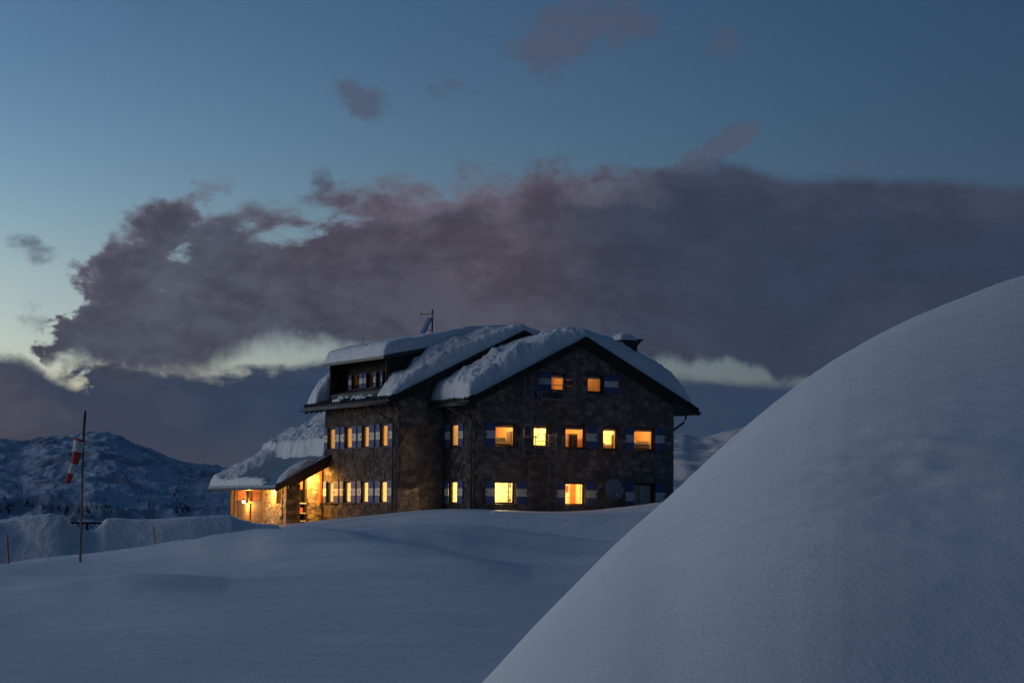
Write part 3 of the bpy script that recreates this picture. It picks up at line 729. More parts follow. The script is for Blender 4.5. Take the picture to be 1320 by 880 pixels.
# ---- long dormer with a recessed front
DV0, DV1, DU0, DU1 = 4.95, 12.62, -2.62, -1.7
zr_dorm = lambda u: 8.22+.205*(u+2.75)
dorm = H(); slope_slab(dorm, (-2.85, 4.42), (zr_dorm(-2.85), zr_dorm(4.42)), DV0-.12, DV1+.12, .20); droof = dorm.build('dormer_roof', M_ROOF, hut)
for v0, v1 in ((DV1-.14, DV1), (DV0, DV0+.14)):
    mb = H(); mb.prism([(DU0, v0, zr_main(DU0)), (3.6, v0, zr_main(3.6)), (3.6, v0, zr_dorm(3.6)-.2), (DU0, v0, zr_dorm(DU0)-.2)], (0, v1-v0, 0)); mb.build('dormer_cheek', M_DARKWOOD, droof)
fr_dorm = lambda x, z, d: (DU1-d, x, z)
D_WIN = [(10.52, 11.50, 6.72, 7.52), (8.68, 9.46, 6.72, 7.52), (6.5, 7.42, 6.72, 7.52)]
mb = H(); holed_wall(mb, DV0+.142, DV1-.142, 6.45, lambda v: zr_dorm(-1.7)-.21, D_WIN, fr_dorm, -.14, 0); mb.build('dormer_wall', M_DARKWOOD, droof)
for w in D_WIN: window(w, fr_dorm, hut, .04, .06)
for a, b in ((11.52, 11.96), (9.98, 10.50), (9.48, 9.92), (8.18, 8.66), (7.44, 7.72), (5.9, 6.4)): shutter(a, b, 6.74, 7.50, fr_dorm, hut)
mb = H(); mb.hexa([(-2.62, DV0+.15, zr_main(-2.62)+.002), (-1.7, DV0+.15, 6.62), (-1.7, DV1-.15, 6.62), (-2.62, DV1-.15, zr_main(-2.62)+.002), (-2.62, DV0+.15, 6.42), (-1.7, DV0+.15, 6.70), (-1.7, DV1-.15, 6.70), (-2.62, DV1-.15, 6.42)]); mb.build('dormer_sill', M_ROOF, droof)
mb = H(); mb.bar((-2.72, DV0-.02, 6.2), (-2.72, DV0-.02, 8.0), .1); mb.build('dormer_post', M_DARKWOOD, droof)
mb = H(); mb.box((-3.0, DV0-.2, 8.0), (-2.86, DV1+.2, 8.15)); mb.build('dormer_gutter', M_METAL, droof)
room(-1.54, .5, 5.2, 12.4, 6.6, 7.9, M_PINE, [(-.9, 9.4, 7.6), (-.9, 7.0, 7.6)], 16, 'u')

# ---- chimney
mb = H(); mb.box((9.62, 1.4, 6.3), (10.46, 2.2, 9.02)); ch = mb.build('chimney', M_CHIM, roof_f)
mb = H(); mb.hexa([(9.62, 1.4, 9.02), (10.46, 1.4, 9.02), (10.46, 2.2, 9.02), (9.62, 2.2, 9.02), (9.44, 1.22, 9.32), (10.64, 1.22, 9.32), (10.64, 2.38, 9.32), (9.44, 2.38, 9.32)]); mb.box((9.40, 1.18, 9.322), (10.68, 2.42, 9.40)); mb.build('chimney_cap', M_CHIM, ch)

# ---- fire escape on the gable: two small balconies with railings and caged ladders
def steel(name, bars, par, w=.04):
    mb = H()
    for a, b in bars: mb.bar(a, b, w)
    return mb.build(name, M_STEEL, par)
def balcony(u0, u1, z, h, v0=-.10, v1=-.95, gap=None):
    mb = H(); mb.box((u0, v1, z-.06), (u1, v0, z))
    b = mb.build('escape_balcony', M_STEEL, hut)
    n = max(2, round((u1-u0)/.75))
    for i in range(n+1):
        u = u0+.02+(u1-u0-.04)*i/n; steel('baluster', [((u, v1+.02, z+.002), (u, v1+.02, z+h))], b, .032)
    for k in (.34, .67, 1.0):
        steel('rail', [((u0, v1-.015, z+h*k), (u1, v1-.015, z+h*k))], b, .03)
        steel('rail', [((u1-.02, v1, z+h*k), (u1-.02, v0, z+h*k))], b, .03)
    for u in (u0+.1, u1-.1): steel('bracket', [((u, v1+.05, z-.08), (u, v0, z-.55))], b, .05)
    return b
def ladder(u0, u1, z0, z1, v=-.55, cage=None):
    lad = steel('escape_ladder', [((u0, v, z0), (u0, v, z1)), ((u1, v, z0), (u1, v, z1))], hut, .045)
    z = z0+.3
    while z < z1-.1: steel('rung', [((u0, v, z), (u1, v, z))], lad, .025); z += .3
    for z in (z0+.6, z1-.6): steel('wall_bracket', [((u0, v, z), (u0, -.02, z))], lad, .03); steel('wall_bracket', [((u1, v, z), (u1, -.02, z))], lad, .03)
    if cage:
        c0, c1 = cage; um = (u0+u1)/2; R = .36
        ring = [(um+R*math.sin(t), v-.36-R*math.cos(t)*.95) for t in [math.radians(k) for k in range(-125, 126, 25)]]
        zs = np.arange(c0, c1+.01, .62)
        for z in zs:
            mb = H()
            for p, q in zip(ring[:-1], ring[1:]): mb.bar((*p, z), (*q, z), .012, .045)
            mb.build('cage_hoop', M_STEEL, lad)
        for p in ring[1:-1:3]: steel('cage_strap', [((*p, c0), (*p, c1))], lad, .03)
    return lad
balcony(3.30, 5.28, 5.90, 1.05); balcony(2.95, 4.15, 3.0, 1.05)
ladder(2.45, 2.95, 3.0, 6.98, -.6, (3.9, 6.9)); ladder(3.92, 4.40, -.6, 4.1, -.6, (1.6, 4.0))

# ---- satellite dish on the gable
sd = thing('satellite_dish', 'round dark grey satellite dish on the gable wall', 'satellite dish', uvw(7.91, -.05, .75))
SB = (7.91, -.05, .75)
mb = HB(SB); n = 28; tilt = math.radians(12); cen = Vector((7.91, -.42, 1.29))
def dishp(r, t, dep):
    x, y, zz = r*math.cos(t), -dep, r*math.sin(t)
    return (cen.x+x, cen.y+y*math.cos(tilt)+zz*math.sin(tilt), cen.z+zz*math.cos(tilt)-y*math.sin(tilt))
rr = [0.0, .2, .38, .5, .57]; vs = []
for r in rr: vs += [dishp(r, 2*math.pi*k/n, .10*(r/.57)**2) for k in range(n)]
fs = [(i*n+k, i*n+(k+1) % n, (i+1)*n+(k+1) % n, (i+1)*n+k) for i in range(len(rr)-1) for k in range(n)]
mb.add(vs, fs); do = mb.build('reflector', M_DISH, sd, True); md = do.modifiers.new('thickness', 'SOLIDIFY'); md.thickness = .02
mb = HB(SB); mb.tube([(7.91, -.5, .76), (7.91, -.85, .98)], .018, 6); mb.build('feed_arm', M_STEEL, sd)
mb = HB(SB); mb.tube([(7.91, -.83, .96), (7.91, -.78, 1.10)], [.03, .045], 10); mb.build('receiver', M_WHITE, sd)
mb = HB(SB); mb.tube([(7.91, -.0, 1.2), (7.91, -.38, 1.27)], .03, 8); mb.bar((7.91, -.01, 1.0), (7.91, -.01, 1.5), .12, .03); mb.build('wall_mount', M_STEEL, sd)

# ---- mast with a solar panel and a wind vane on the roof, thin aerial beside it
wm = thing('weather_mast', 'thin roof mast carrying a tilted solar panel and a side arm', 'mast', uvw(1.7, 8.6, 9.0)); WB = (1.7, 8.6, 9.0)
mb = HB(WB); mb.tube([(1.7, 8.6, 9.0), (1.7, 8.6, 11.1)], .045, 8); mb.build('pole', M_FRAME, wm)
mb = HB(WB); mb.hexa([(1.14, 8.35, 9.75), (1.14, 8.85, 9.75), (1.60, 8.85, 10.62), (1.60, 8.35, 10.62), (1.08, 8.35, 9.79), (1.08, 8.85, 9.79), (1.54, 8.85, 10.66), (1.54, 8.35, 10.66)]); mb.build('solar_panel', noisy('solar_cell', (.05, .10, .20), (.07, .13, .26), 6, .3, .5), wm)
mb = HB(WB); mb.bar((1.7, 8.6, 9.95), (1.3, 8.6, 9.95), .04); mb.bar((1.7, 8.6, 10.5), (1.5, 8.6, 10.5), .04); mb.build('panel_bracket', M_FRAME, wm)
mb = HB(WB); mb.bar((1.7, 8.6, 10.86), (1.0, 8.6, 10.80), .03); mb.tube([(1.02, 8.6, 10.78), (1.0, 8.6, 10.9)], [.06, .02], 6); mb.build('side_arm', M_FRAME, wm)
mb = HB(WB); mb.tube([(1.7, 8.6, 10.55), (1.7, 8.6, 10.80)], .075, 8); mb.build('sensor', M_WHITE, wm)
mb = HB(); mb.tube([(-2.1, 9.3, 8.3), (-2.1, 9.3, 9.6)], .012, 5); tag(mb.build('aerial', M_FRAME), 'hair-thin rod aerial standing on the dormer roof', 'aerial')
# ---- things in the lit rooms
def furniture(name, label, cat, base, parts):
    t = thing(name, label, cat, uvw(*base))
    for pn, m, boxes in parts:
        mb = HB(base)
        for a, b in boxes: mb.box(a, b)
        mb.build(pn, m, t)
    return t
furniture('bunk_bed', 'wooden bunk with grey blanket behind the upper window left of the ladder', 'bed', (1.6, 1.6, 2.73), [
    ('headboard', M_BEAM, [((2.42, .75, 2.73), (2.50, 1.25, 4.22)), ((2.5, .75, 2.73), (2.86, .82, 4.12))]), ('side_board', M_BEAM, [((.6, .95, 3.35), (2.4, 1.0, 3.62))]),
    ('mattress', M_LINEN, [((.55, 1.0, 3.4), (2.4, 2.4, 3.66))]), ('blanket', M_BLANKET, [((.5, 1.01, 3.66), (2.3, 2.3, 3.76)), ((1.75, 1.1, 3.76), (2.3, 1.7, 3.9))]),
    ('leg', M_BEAM, [((.6, .96, 2.73), (.7, 1.06, 3.35))])])
furniture('wardrobe', 'tall brown wardrobe behind the upper window right of the ladder', 'wardrobe', (5.75, 1.4, 2.73), [
    ('body', M_BEAM, [((5.95, .9, 2.73), (6.5, 1.9, 4.2))]), ('door_panel', M_DARKWOOD, [((6.0, .87, 2.9), (6.2, .9, 4.1)), ((6.24, .87, 2.9), (6.45, .9, 4.1))])])
furniture('bed', 'bed with white linen behind the narrow upper window without shutters', 'bed', (7.8, 1.6, 2.73), [
    ('frame', M_PINE, [((7.2, .8, 3.2), (8.6, .86, 3.55))]), ('mattress', M_LINEN, [((7.2, .87, 3.3), (8.6, 1.9, 3.68))]), ('blanket', M_BLANKET, [((7.2, .92, 3.68), (8.2, 1.5, 3.74))]),
    ('post', M_BEAM, [((8.56, .78, 2.73), (8.68, .9, 4.2))])])
furniture('twin_bed', 'twin bed with grey blankets behind the rightmost lit upper window', 'bed', (10.0, 1.6, 2.73), [
    ('headboard', M_PINE, [((9.5, 2.3, 2.73), (10.9, 2.38, 4.05))]), ('footboard', M_BEAM, [((9.0, .85, 2.73), (11.2, .92, 3.6))]),
    ('blanket', M_BLANKET, [((9.0, .93, 3.5), (10.1, 2.29, 3.82)), ((10.1, 1.1, 3.5), (11.2, 2.29, 3.76))]), ('pillow', M_LINEN, [((10.2, 1.0, 3.76), (11.0, 1.3, 3.92))])])
furniture('kitchen_rack', 'white rack with shelves behind the lower left gable window', 'rack', (2.2, 1.4, -.39), [
    ('upright', M_FRAME, [((2.4, .9, -.39), (2.44, .95, 1.9)), ((2.9, .9, -.39), (2.94, .95, 1.9))]), ('shelf', M_BEAM, [((2.4, .95, z), (2.94, 1.4, z+.03)) for z in (.6, .85, 1.1, 1.35, 1.55)]),
    ('tin', M_STEEL, [((2.5, 1.0, .63), (2.65, 1.2, .78)), ((2.7, 1.0, .88), (2.82, 1.2, 1.04)), ((2.5, 1.0, 1.38), (2.7, 1.2, 1.5))])])
furniture('wall_cupboard', 'small orange cupboard with an open shelf behind the lower middle gable window', 'cupboard', (6.9, 1.9, -.39), [
    ('door', M_REDWOOD, [((6.82, 2.2, -.39), (7.16, 2.26, 1.75))]), ('frame', M_PINE, [((7.2, 1.8, -.39), (7.25, 2.2, 1.9)), ((7.5, 1.8, -.39), (7.55, 2.2, 1.9))]),
    ('shelf', M_BEAM, [((6.3, 1.7, z), (6.78, 2.0, z+.03)) for z in (.65, .85)]+[((7.25, 1.8, z), (7.5, 2.2, z+.03)) for z in (.7, 1.0, 1.3)]),
    ('coat', noisy('dark_red_cloth', (.25, .04, .02), (.35, .07, .04), 5, .9), [((6.45, 2.2, 1.15), (6.72, 2.32, 1.5))])])
furniture('curtain', 'pale curtain hanging in the unlit lower right gable window', 'curtain', (10.3, .5, .2), [
    ('cloth', noisy('pale_green_cloth', (.42, .48, .44), (.52, .58, .54), 3, .9, .1, .01, stretch=(14, 14, .3)), [((9.95, .30, .2), (10.7, .33, 1.64))])])

# ------------------------------------------------------------------ snow lying on the roofs
def snow_sheet(label, u0, u1, v0, v1, base, T, edges, nu, nv, seed, rag=.12, lump=.10, mask=None, group=None, rough=None):
    """edges: rounding widths (u0 side, u1 side, v0 side, v1 side), 0 = butts against something"""
    U, V = np.meshgrid(np.linspace(u0, u1, nu), np.linspace(v0, v1, nv))
    rg = fbm(U*.9+seed, V*.9, seed, 4)*rag*2
    f = np.ones_like(U)
    for d, w in ((U-u0, edges[0]), (u1-U, edges[1]), (V-v0, edges[2]), (v1-V, edges[3])):
        if w > 0:
            q = np.clip((d-rag*.6+rg*np.clip(d/.15, 0, 1))/w, 0, 1); f = f*np.sqrt(np.maximum(1-(1-q)**2, 0))
    t = (T(U, V) if callable(T) else T)*f*(1+.22*fbm(U/2.2, V/2.2, seed+3, 3))
    t = t+lump*f*(fbm(U/.9, V/.9, seed+7, 4)+.55*fbm(U/.33, V/.33, seed+8, 3))
    if rough is not None: t = t+rough(U, V)*f*(.7*fbm(U/.55, V/.55, seed+21, 4, .6)+.5*fbm(U/1.6, V/1.6, seed+22, 3, .5, True))
    if mask is not None: t = t*mask(U, V, seed)
    b = base(U, V)
    t = np.maximum(t, 0); Z = b+t-.08*np.exp(-t/.045)
    P = np.stack([U, V, Z], -1)
    k = (t > .025)*.06
    P[..., 0] += k*fbm(V/.5, Z/.5, U+seed, 3); P[..., 1] += k*fbm(U/.5, Z/.5, V+seed, 3)
    o = grid_mesh('roof_snow', P, M_ROOFSNOW); o.location = (HX, HY, 0); o.rotation_euler = (0, 0, HUT_A)
    return tag(o, label, 'snow', group)
sabs = lambda x, k: np.sqrt(x*x+k*k)-k*.6
b_front = lambda U, V: 9.14-.505*sabs(U-5.98, .0)
b_main = lambda U, V: 9.66-.487*np.abs(U-4.42)
def T_front(U, V): return np.interp(U, [-.9, 0, 2, 4.5, 6, 7.5, 9, 11, 12, 12.7, 13], [.62, .95, 1.1, .92, .58, .95, 1.3, 1.4, 1.05, .4, .2])
snow_sheet('deep rounded snow slab on the roof of the front gable', -.85, 12.95, -.78, 3.62, b_front, T_front, (.22, .5, .75, 0), 230, 90, 3.1, .10, .13, rough=lambda U, V: np.interp(U, [-1, 2, 5, 8, 12.5], [.40, .34, .16, .12, .22]))
def T_strip(U, V): return np.interp(U, [-3.5, -2.5, 0, 3, 4.4, 6, 12.3], [.35, .62, .85, .72, .45, .7, .8])+np.clip((V-3.7)/1.0, 0, 1)*np.interp(U, [-3, -2, 0, 2.5, 4], [0, .12, .42, .25, 0])
snow_sheet('snow strip along the main gable edge right of the dormer', -3.40, 12.25, 3.02, 4.93, b_main, T_strip, (.9, .5, .45, 0), 230, 56, 9.4, .09, .10, rough=lambda U, V: np.interp(U, [-3, 0, 2.5, 6], [.36, .28, .10, .08]))
b_dorm = lambda U, V: np.where(U < 4.42, np.maximum(8.22+.205*(U+2.75), 9.66-.487*np.abs(U-4.42)), 9.66-.487*np.abs(U-4.42))
snow_sheet('thick flat-topped snow slab covering the dormer roof', -2.98, 12.25, 4.86, 12.72, b_dorm, lambda U, V: np.interp(U, [-3, -2, 2, 4.4, 12], [.62, .72, .66, .45, .7]), (.42, .5, .16, .3), 130, 110, 5.7, .03, .035)
snow_sheet('rounded snow pile on the roof beyond the dormer', -3.45, 4.42, 12.64, 14.15, b_main, lambda U, V: np.interp(U, [-3.4, -2.6, 0, 4.4], [.6, 1.25, 1.3, .5]), (.5, 0, .3, .4), 100, 36, 12.3, .10, .22)
def thin(U, V, s): return np.clip((fbm(U*2.2, V*.9, s, 4)-.2)*5, 0, 1)
snow_sheet('thin crust of snow along the eave below the dormer', -3.52, -2.66, 4.95, 12.7, lambda U, V: b_main(U, V)+.07, -.0+.13, (.12, .2, .1, .1), 26, 150, 2.2, .05, .03, thin)
cap = snow_sheet('snow cap on top of the chimney', 9.30, 10.35, 1.15, 2.42, lambda U, V: 9.40+0*U, .38, (.35, .8, .4, .4), 24, 24, 6.6, .03, .05)

# ------------------------------------------------------------------ the lean-to wing with the lamplit porch
WG = (-5.0, 17.0, -2.0)
wing = thing('lean_to_wing', 'low lamplit stone wing with sheet-metal roof left of the tall hut', 'building', uvw(*WG))
def G(): return HB(WG)
zw = lambda u: 1.40+.53*(u+5.8)
mb = G(); slope_slab(mb, (-5.8, -2.86), (zw(-5.8), zw(-2.86)), 12.2, 22.8, .16); slope_slab(mb, (-2.859, 3.7), (zw(-2.859), zw(3.7)), 13.25, 22.8, .16); slope_slab(mb, (-2.859, -2.62), (zw(-2.859), zw(-2.62)), 12.2, 13.249, .16)
wroof = mb.build('roof', M_SEAM, wing)
for k in range(12):
    v = 12.55+k*.88; mb = G(); u1 = -2.62 if v < 13.2 else -1.5
    mb.hexa([(-5.8, v-.035, zw(-5.8)-.01), (u1, v-.035, zw(u1)-.01), (u1, v+.035, zw(u1)-.01), (-5.8, v+.035, zw(-5.8)-.01), (-5.8, v-.02, zw(-5.8)+.04), (u1, v-.02, zw(u1)+.04), (u1, v+.02, zw(u1)+.04), (-5.8, v+.02, zw(-5.8)+.04)])
    mb.build('seam_rib', M_SEAM, wroof)
mb = G(); a, b = -5.9, -2.5
mb.hexa([(a, 12.12, zw(a)-.30), (b, 12.12, zw(b)-.34), (b, 12.197, zw(b)-.34), (a, 12.197, zw(a)-.30), (a, 12.12, zw(a)+.07), (b, 12.12, zw(b)+.07), (b, 12.197, zw(b)+.07), (a, 12.197, zw(a)+.07)]); mb.build('barge_board', M_DARKWOOD, wroof)
v = 12.6
while v < 22.7:
    mb = G(); a, b = -5.74, -4.6
    mb.hexa([(a, v-.05, zw(a)-.30), (b, v-.05, zw(b)-.32), (b, v+.05, zw(b)-.32), (a, v+.05, zw(a)-.30), (a, v-.05, zw(a)-.162), (b, v-.05, zw(b)-.162), (b, v+.05, zw(b)-.162), (a, v+.05, zw(a)-.162)]); mb.build('rafter', M_BEAM, wroof); v += .8
mb = G(); mb.tube([(-5.88, 12.2, 1.22), (-5.88, 22.8, 1.22)], .07, 8); mb.build('gutter', M_METAL, wroof)
def wbox(name, a, b, m):
    mb = G(); mb.box(a, b); return mb.build(name, m, wing)
M_LITSTONE = noisy('lamplit_rubble_stone', (.30, .24, .16), (.46, .38, .27), 3, .9, .2, .012, 14, island=.35)  # lamplight put into the colour: paler, yellower stone for the lit faces
fr_wleft = lambda x, z, d: (-5.0-d, x, z)
fr_wback = lambda x, z, d: (x, 13.42-d, z)
# stone wall on the open side: full height further back, low parapet next to the pillar
W_HOLES = [(13.5, 14.12, .45, 1.5)]
mb = G(); holed_wall(mb, 13.36, 15.86, -2.0, lambda v: 1.5, W_HOLES, fr_wleft, -.35, 0); mb.build('wall', M_MORTAR, wing)
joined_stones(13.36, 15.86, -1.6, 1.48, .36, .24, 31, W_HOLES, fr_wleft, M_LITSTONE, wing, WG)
# back wall of the porch, facing the viewer, next to the tall block
mb = G(); holed_wall(mb, -3.52, -2.62, -2.0, lambda u: zw(u)-.18, [], fr_wback, -.3, 0); mb.build('wall', M_MORTAR, wing)
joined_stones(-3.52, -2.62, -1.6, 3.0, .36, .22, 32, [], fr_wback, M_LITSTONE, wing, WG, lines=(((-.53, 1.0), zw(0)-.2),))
# pillar
wbox('pillar', (-4.96, 12.84, -2.0), (-4.18, 13.34, 1.62), M_MORTAR)
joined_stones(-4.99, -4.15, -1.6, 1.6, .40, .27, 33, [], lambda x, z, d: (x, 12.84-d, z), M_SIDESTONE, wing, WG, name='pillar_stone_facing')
joined_stones(12.84, 13.34, -1.6, 1.6, .30, .27, 34, [], lambda x, z, d: (-4.96-d, x, z), M_LITSTONE, wing, WG, name='pillar_stone_facing')  # lit side of the pillar coloured paler than its front
wbox('beam', (-5.06, 12.5, 1.50), (-4.86, 21.2, 1.66), M_BEAM)
# inner walls, floor
wbox('floor', (-5.0, 13.3, -1.25), (3.4, 21.0, -1.2), M_BEAM); wbox('inner_wall', (-2.0, 14.2, -1.2), (-1.9, 20.9, 3.2), M_LITSTONE)
wbox('inner_wall', (-4.6, 16.25, -1.2), (-2.01, 16.35, 2.0), M_LITSTONE)
wbox('end_wall', (-5.0, 20.95, -2.0), (3.4, 21.2, 1.6), M_BEAM); wbox('rear_wall', (3.4, 13.3, -2.0), (3.6, 21.2, 5.9), M_MORTAR)
# timber front with lattice windows
for v0, v1 in ((15.88, 16.2), (17.92, 18.48), (20.12, 20.42), (20.75, 20.95)): wbox('post', (-5.12, v0, -2.0), (-4.9, v1, 1.5), M_BEAM)
def lattice(name, x0, x1, z0, z1, fr, par, m, step=.14, w=.03, d=.0):
    mb = G(); fw = .05
    for a, b, c, e in ((x0, x1, z0, z0+fw), (x0, x1, z1-fw, z1), (x0, x0+fw, z0+fw, z1-fw), (x1-fw, x1, z0+fw, z1-fw)):
        mb.hexa([fr(a, c, d), fr(b, c, d), fr(b, c, d+.05), fr(a, c, d+.05), fr(a, e, d), fr(b, e, d), fr(b, e, d+.05), fr(a, e, d+.05)])
    o = mb.build(name, m, par)
    W_, H_ = x1-x0, z1-z0
    for sg in (1, -1):
        k = -H_
        while k < W_:
            t0, t1 = max(0, -k/1.0), min(H_, W_-k)
            if t1-t0 > .08:
                a = (x0+k+t0, z0+t0 if sg > 0 else z1-t0); b = (x0+k+t1, z0+t1 if sg > 0 else z1-t1)
                mb = G(); dd = d+(.012 if sg > 0 else .028); mb.bar(fr(a[0], a[1], dd), fr(b[0], b[1], dd), .012 if False else w, w*.45); mb.build('slat', m, o)
            k += step*1.414
    return o
M_LATT = noisy('pale_red_wood', (.52, .22, .13), (.62, .28, .17), 3, .6, .3)
for v0, v1 in ((16.22, 17.90), (18.50, 20.10)):
    lattice('lattice_window', v0, v1, .55, 1.28, fr_wleft, wing, M_LATT, .13, .028, -.06)
    wbox('sill_board', (-5.10, v0, .42), (-4.92, v1, .545), M_BEAM)
    for i in range(4): wbox('board', (-5.03, v0+.002, -1.5+i*.48), (-4.95, v1-.002, -1.5+i*.48+.465), M_BEAM)
# lattice screen and red frame in the porch opening
lattice('lattice_screen', -4.12, -3.74, .56, 1.98, fr_wback, wing, M_REDWOOD, .15, .035, -.6)
mb = G(); mb.box((-3.73, 14.0, 1.22), (-3.54, 14.05, 2.15)); mb.build('screen_panel', M_REDWOOD, wing)
mb = G(); mb.box((-2.80, 13.28, .48), (-2.70, 13.36, 2.3)); mb.build('red_jamb', M_REDWOOD, wing)
mb = G(); mb.box((-5.04, 14.14, .45), (-4.9, 14.22, 1.5)); mb.build('red_jamb', M_REDWOOD, wing)
mb = G(); mb.tube([(-3.18, 13.2, -.75), (-2.62, 13.2, -.16)], .03, 8); mb.build('handrail', M_FRAME, wing)
# rack of boards in the porch
rk = furniture('board_rack', 'dark rack with white boards standing inside the lamplit porch', 'rack', (-3.8, 13.6, -1.19), [
    ('upright', M_DARKWOOD, [((-4.35, 13.5, -1.19), (-4.27, 13.9, .45)), ((-3.62, 13.5, -1.19), (-3.54, 13.9, .45))]),
    ('shelf', M_WHITE, [((-4.4, 13.48, z), (-3.5, 13.92, z+.06)) for z in (-.95, -.55, -.12, .42)]),
    ('box', M_REDWOOD, [((-4.15, 13.55, -.06), (-3.7, 13.85, .22))]), ('back', M_DARKWOOD, [((-4.26, 13.86, -1.1), (-3.63, 13.9, .41))])])
# snow on the wing
def m_wing(U, V, s):
    n = fbm(U*.8, V*.8, s, 4); n2 = fbm(U*2.6, V*2.6, s+2, 3)
    up = np.clip((U+2.66+.25*n+.06*n2)/.28, 0, 1)
    far = np.clip((V-21.2+.45*(U+5.2)+.7*n)/.6, 0, 1)*.6
    eav = np.clip((-5.25-U+.14*n2+.10*n)/.25, 0, 1)*.42*np.clip((V-14.2)/.8, 0, 1)
    md = np.sqrt(np.clip(1-((U+4.5)/1.1)**2-((V-12.7-.1*n)/.62)**2, 0, 1))*.58
    m = np.maximum.reduce([up, far, eav, md])
    return np.where((U > -2.64) & (V < 13.3), 0, m)
snow_sheet('crumbling snow cover on the sheet-metal roof of the low wing', -5.78, 3.65, 12.22, 22.75, lambda U, V: 1.40+.53*(U+5.8), .82, (.18, 0, .2, .3), 190, 210, 4.4, .05, .24, m_wing)
mb = G(); a, b = -4.98, -2.62
mb.hexa([(a, 12.56, zw(a)-.62), (b, 12.56, zw(b)-.62), (b, 12.62, zw(b)-.62), (a, 12.62, zw(a)-.62), (a, 12.56, zw(a)-.163), (b, 12.56, zw(b)-.163), (b, 12.62, zw(b)-.163), (a, 12.62, zw(a)-.163)]); mb.build('porch_light_baffle', M_DARKWOOD, wing)  # added board, blocks the porch lamp's spill along the tall block's wall
# lamps of the porch
def lantern(name, label, u, v, z, power, parts_side):
    t = thing(name, label, 'lamp', uvw(u, v, z)); base = (u, v, z)
    mb = HB(base); mb.box((u+.05, v-.07, z-.12), (u+.16, v+.07, z+.12)) if parts_side else mb.tube([(u, v, z+.35), (u, v, z+.1)], .02, 6)
    mb.build('mount', M_FRAME, t)
    mb = HB(base); mb.tube([(u, v, z-.09), (u, v, z-.05), (u, v, z+.05), (u, v, z+.09)], [.03, .075, .075, .03], 12); mb.build('bulb', M_BULB2, t, True)
    mb = HB(base); mb.tube([(u, v, z+.04), (u, v, z+.16)], [.12, .03], 12); mb.build('cap', M_FRAME, t)
    ld = bpy.data.lights.new('lantern_light', 'POINT'); ld.energy = power*KE; ld.color = (1.0, .46, .085); ld.shadow_soft_size = .09
    l = bpy.data.objects.new('lantern_light', ld); COL.objects.link(l); l.parent = t; l.location = (-.02, 0, -.14)
    return t
lantern('wall_lamp', 'glowing wall lamp on the timber front of the low wing', -5.36, 18.2, .54, 230, True)
lantern('porch_lamp', 'lamp hanging high in the porch behind the roof edge', -3.72, 12.86, 2.10, 520, False)
lantern('porch_lamp', 'lamp inside the low wing behind its lattice windows', -3.3, 18.3, 1.85, 500, False)
lantern('eave_fill_light', 'added lamp hidden under the eave to brighten the stone wall', -5.42, 14.4, 1.33, 330, False)  # added fill light, hidden from view, for the outer stone wall

# ------------------------------------------------------------------ foreground left: windsock, snow poles, fence
dW = 75.0
pb, pt = at(103, 736, dW), at(108.7, 531, dW)
ws = thing('windsock', 'limp red and white windsock on a thin guyed pole', 'windsock', pb, 0)
lw = lambda p: Vector(p)-pb
sc = dW/F_PX
mb = MB(); mid = at(107.2, 580, dW); mb.tube([lw(pb)+Vector((0, 0, -.4)), lw(at(105, 660, dW)), lw(mid)], [.042, .038, .032], 8); mb.build('pole', noisy('wooden_pole', (.16, .10, .07), (.24, .16, .11), 6, .7), ws)
mb = MB(); mb.tube([lw(mid), lw(at(108, 555, dW)), lw(at(109.4, 535, dW)), lw(at(110, 529, dW))], [.04, .045, .05, .03], 8); mb.build('pole_tip', M_FRAME, ws)
m0, m1 = lw(at(102.5, 566.5, dW)), lw(at(86.5, 624, dW))
cols = [(0, .26), (.26, .53), (.53, .78), (.78, 1.0)]
M_SOCKR = noisy('red_sailcloth', (.36, .045, .03), (.46, .07, .045), 4, .8, .2, .01); M_SOCKW = noisy('white_sailcloth', (.52, .50, .50), (.60, .58, .58), 4, .8, .2, .01)
def sockp(t): 
    p = m0.lerp(m1, t); p.x += .05*math.sin(t*math.pi)-.0; p.z -= .03*math.sin(t*5); return p
sock = None
for i, (a, b) in enumerate(cols):
    mb = MB(); n = 7; mb.tube([sockp(a+(b-a)*k/n) for k in range(n+1)], [(.185-.10*(a+(b-a)*k/n))*(1+.05*math.sin(11*(a+(b-a)*k/n))) for k in range(n+1)], 14)
    if sock is None: sock = mb.build('sock', M_SOCKW, ws, True)
    else: mb.build('sock_band', M_SOCKR if i % 2 else M_SOCKW, sock, True)
mb = MB(); d_ = (m1-m0).normalized(); mb.tube([m0-d_*.02, m0+d_*.05], .195, 16); mb.build('hoop', M_SOCKR, ws)
mb = MB(); mb.bar(m0+Vector((-.1, 0, .03)), lw(at(107.6, 555, dW)), .012); mb.bar(m0+Vector((.12, 0, .02)), lw(at(107.8, 566, dW)), .03); mb.build('bridle', M_FRAME, ws)
for q in ((55, 748, 71), (85, 728, 84), (171, 727, 79)):
    mb = MB(); g = at(*q); g.z = float(ground_z(np.array([g.x]), np.array([g.y]))[0])-.05; mb.bar(lw(g), lw(at(106.2, 622, dW)), .006); mb.build('guy_wire', M_FRAME, ws)
def snow_pole(label, top, bot, d, col):
    b_, t_ = at(*bot, d), at(*top, d); b_.z = float(ground_z(np.array([b_.x]), np.array([b_.y]))[0])-.3
    mb = MB(); mb.tube([b_-b_, (t_-b_)*.97, t_-b_], [.032, .03, .015], 8)
    o = mb.build('snow_pole', noisy('pole_paint', tuple(k*.8 for k in col), col, 5, .6)); o.location = b_
    return tag(o, label, 'snow pole', 'snow poles marking the track')
snow_pole('red snow pole at the left edge of the track', (9.3, 688), (12, 731), 80, (.62, .06, .05))
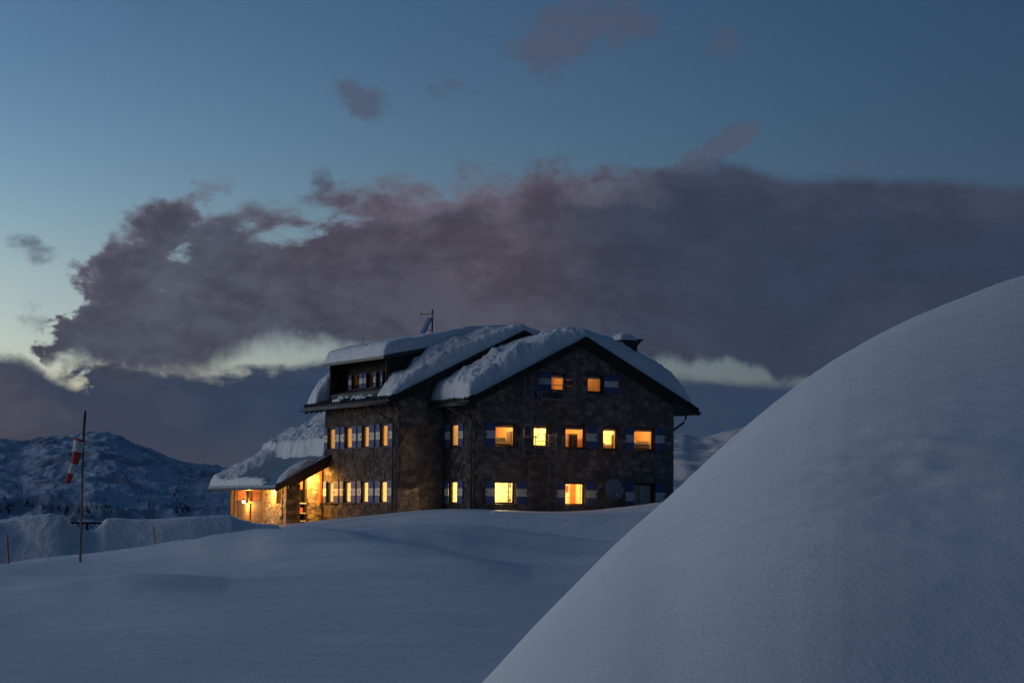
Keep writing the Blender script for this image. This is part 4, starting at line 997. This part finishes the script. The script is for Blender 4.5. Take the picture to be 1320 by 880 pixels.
snow_pole('orange snow pole leaning beside the snowy hump', (197.5, 677), (201.6, 715), 84.5, (.70, .26, .05))
fb = at(110, 684, 107); fn = thing('lattice_fence', 'short dark lattice fence behind the gap in the ploughed snow bank', 'fence', fb-Vector((0, 0, 1.2)), 0); fo = fb-Vector((0, 0, 1.2))
x0, x1 = at(84, 673, 107).x-fo.x, at(140, 673, 107).x-fo.x; zt = at(110, 672.6, 107).z-fo.z
for zz in (zt-.04, .35): 
    mb = MB(); mb.bar((x0, 0, zz), (x1, 0, zz), .06, .09); mb.build('rail', M_DARKWOOD, fn)
for xx in (x0, (x0+x1)/2, x1):
    mb = MB(); mb.bar((xx, .06, -.6), (xx, .06, zt), .09); mb.build('post', M_DARKWOOD, fn)
k = x0-zt
while k < x1:
    for sg in (1, -1):
        a0, b0 = max(x0, k), min(x1, k+zt-.35)
        if b0-a0 > .1:
            za, zb2 = .35+(a0-k), .35+(b0-k)
            if sg < 0: za, zb2 = zt-(a0-k), zt-(b0-k)
            mb = MB(); mb.bar((a0, -.035*sg, za), (b0, -.035*sg, zb2), .05, .02); mb.build('slat', M_DARKWOOD, fn)
    k += .26

# ------------------------------------------------------------------ far conifers on the mountain foot: one dark mass of small trees
mtn = bpy.data.objects['rocky_mountain']
deps = bpy.context.evaluated_depsgraph_get()
mb = MB(); rt = random.Random(4)
def add_tree(x, y, z, h):
    r = h*.2; vs = []; n = 6
    for k, (rr_, zz) in enumerate(((.10, 0), (1.0, .12), (.55, .42), (.7, .40), (.36, .72), (.42, .70), (.0, 1.0))):
        vs += [(x+r*rr_*math.cos(2*math.pi*i/n+k+rt.random()*.5), y+r*rr_*math.sin(2*math.pi*i/n+k), z+h*zz) for i in range(n)]
    mb.add(vs, [(k*n+i, k*n+(i+1) % n, (k+1)*n+(i+1) % n, (k+1)*n+i) for k in range(6) for i in range(n)])
cnt = 0
for _ in range(5000):
    px, py = rt.uniform(-60, 345), rt.uniform(606, 668)
    dens = math.exp(-((px-285)/50)**2-((py-652)/9)**2)+.30*math.exp(-((py-657)/6)**2)+.03
    if rt.random() > dens or float(vnoise(np.array([px/26.]), np.array([py/11.]))[0]) < -.05: continue
    dr_ = Vector(ray(px, py)).normalized()
    hit, loc, nrm, idx = mtn.ray_cast((0, 0, 0), dr_)
    if hit and loc.y > 900: add_tree(loc.x, loc.y, loc.z-.5, rt.uniform(1.6, 4.6)); cnt += 1
    if cnt > 420: break
tag(mb.build('conifer_wood', noisy('dark_conifer', (.035, .045, .05), (.055, .065, .07), .2, .9, .1)), 'scattered dark conifers on the snowy mountain foot', 'conifers', None, 'stuff')
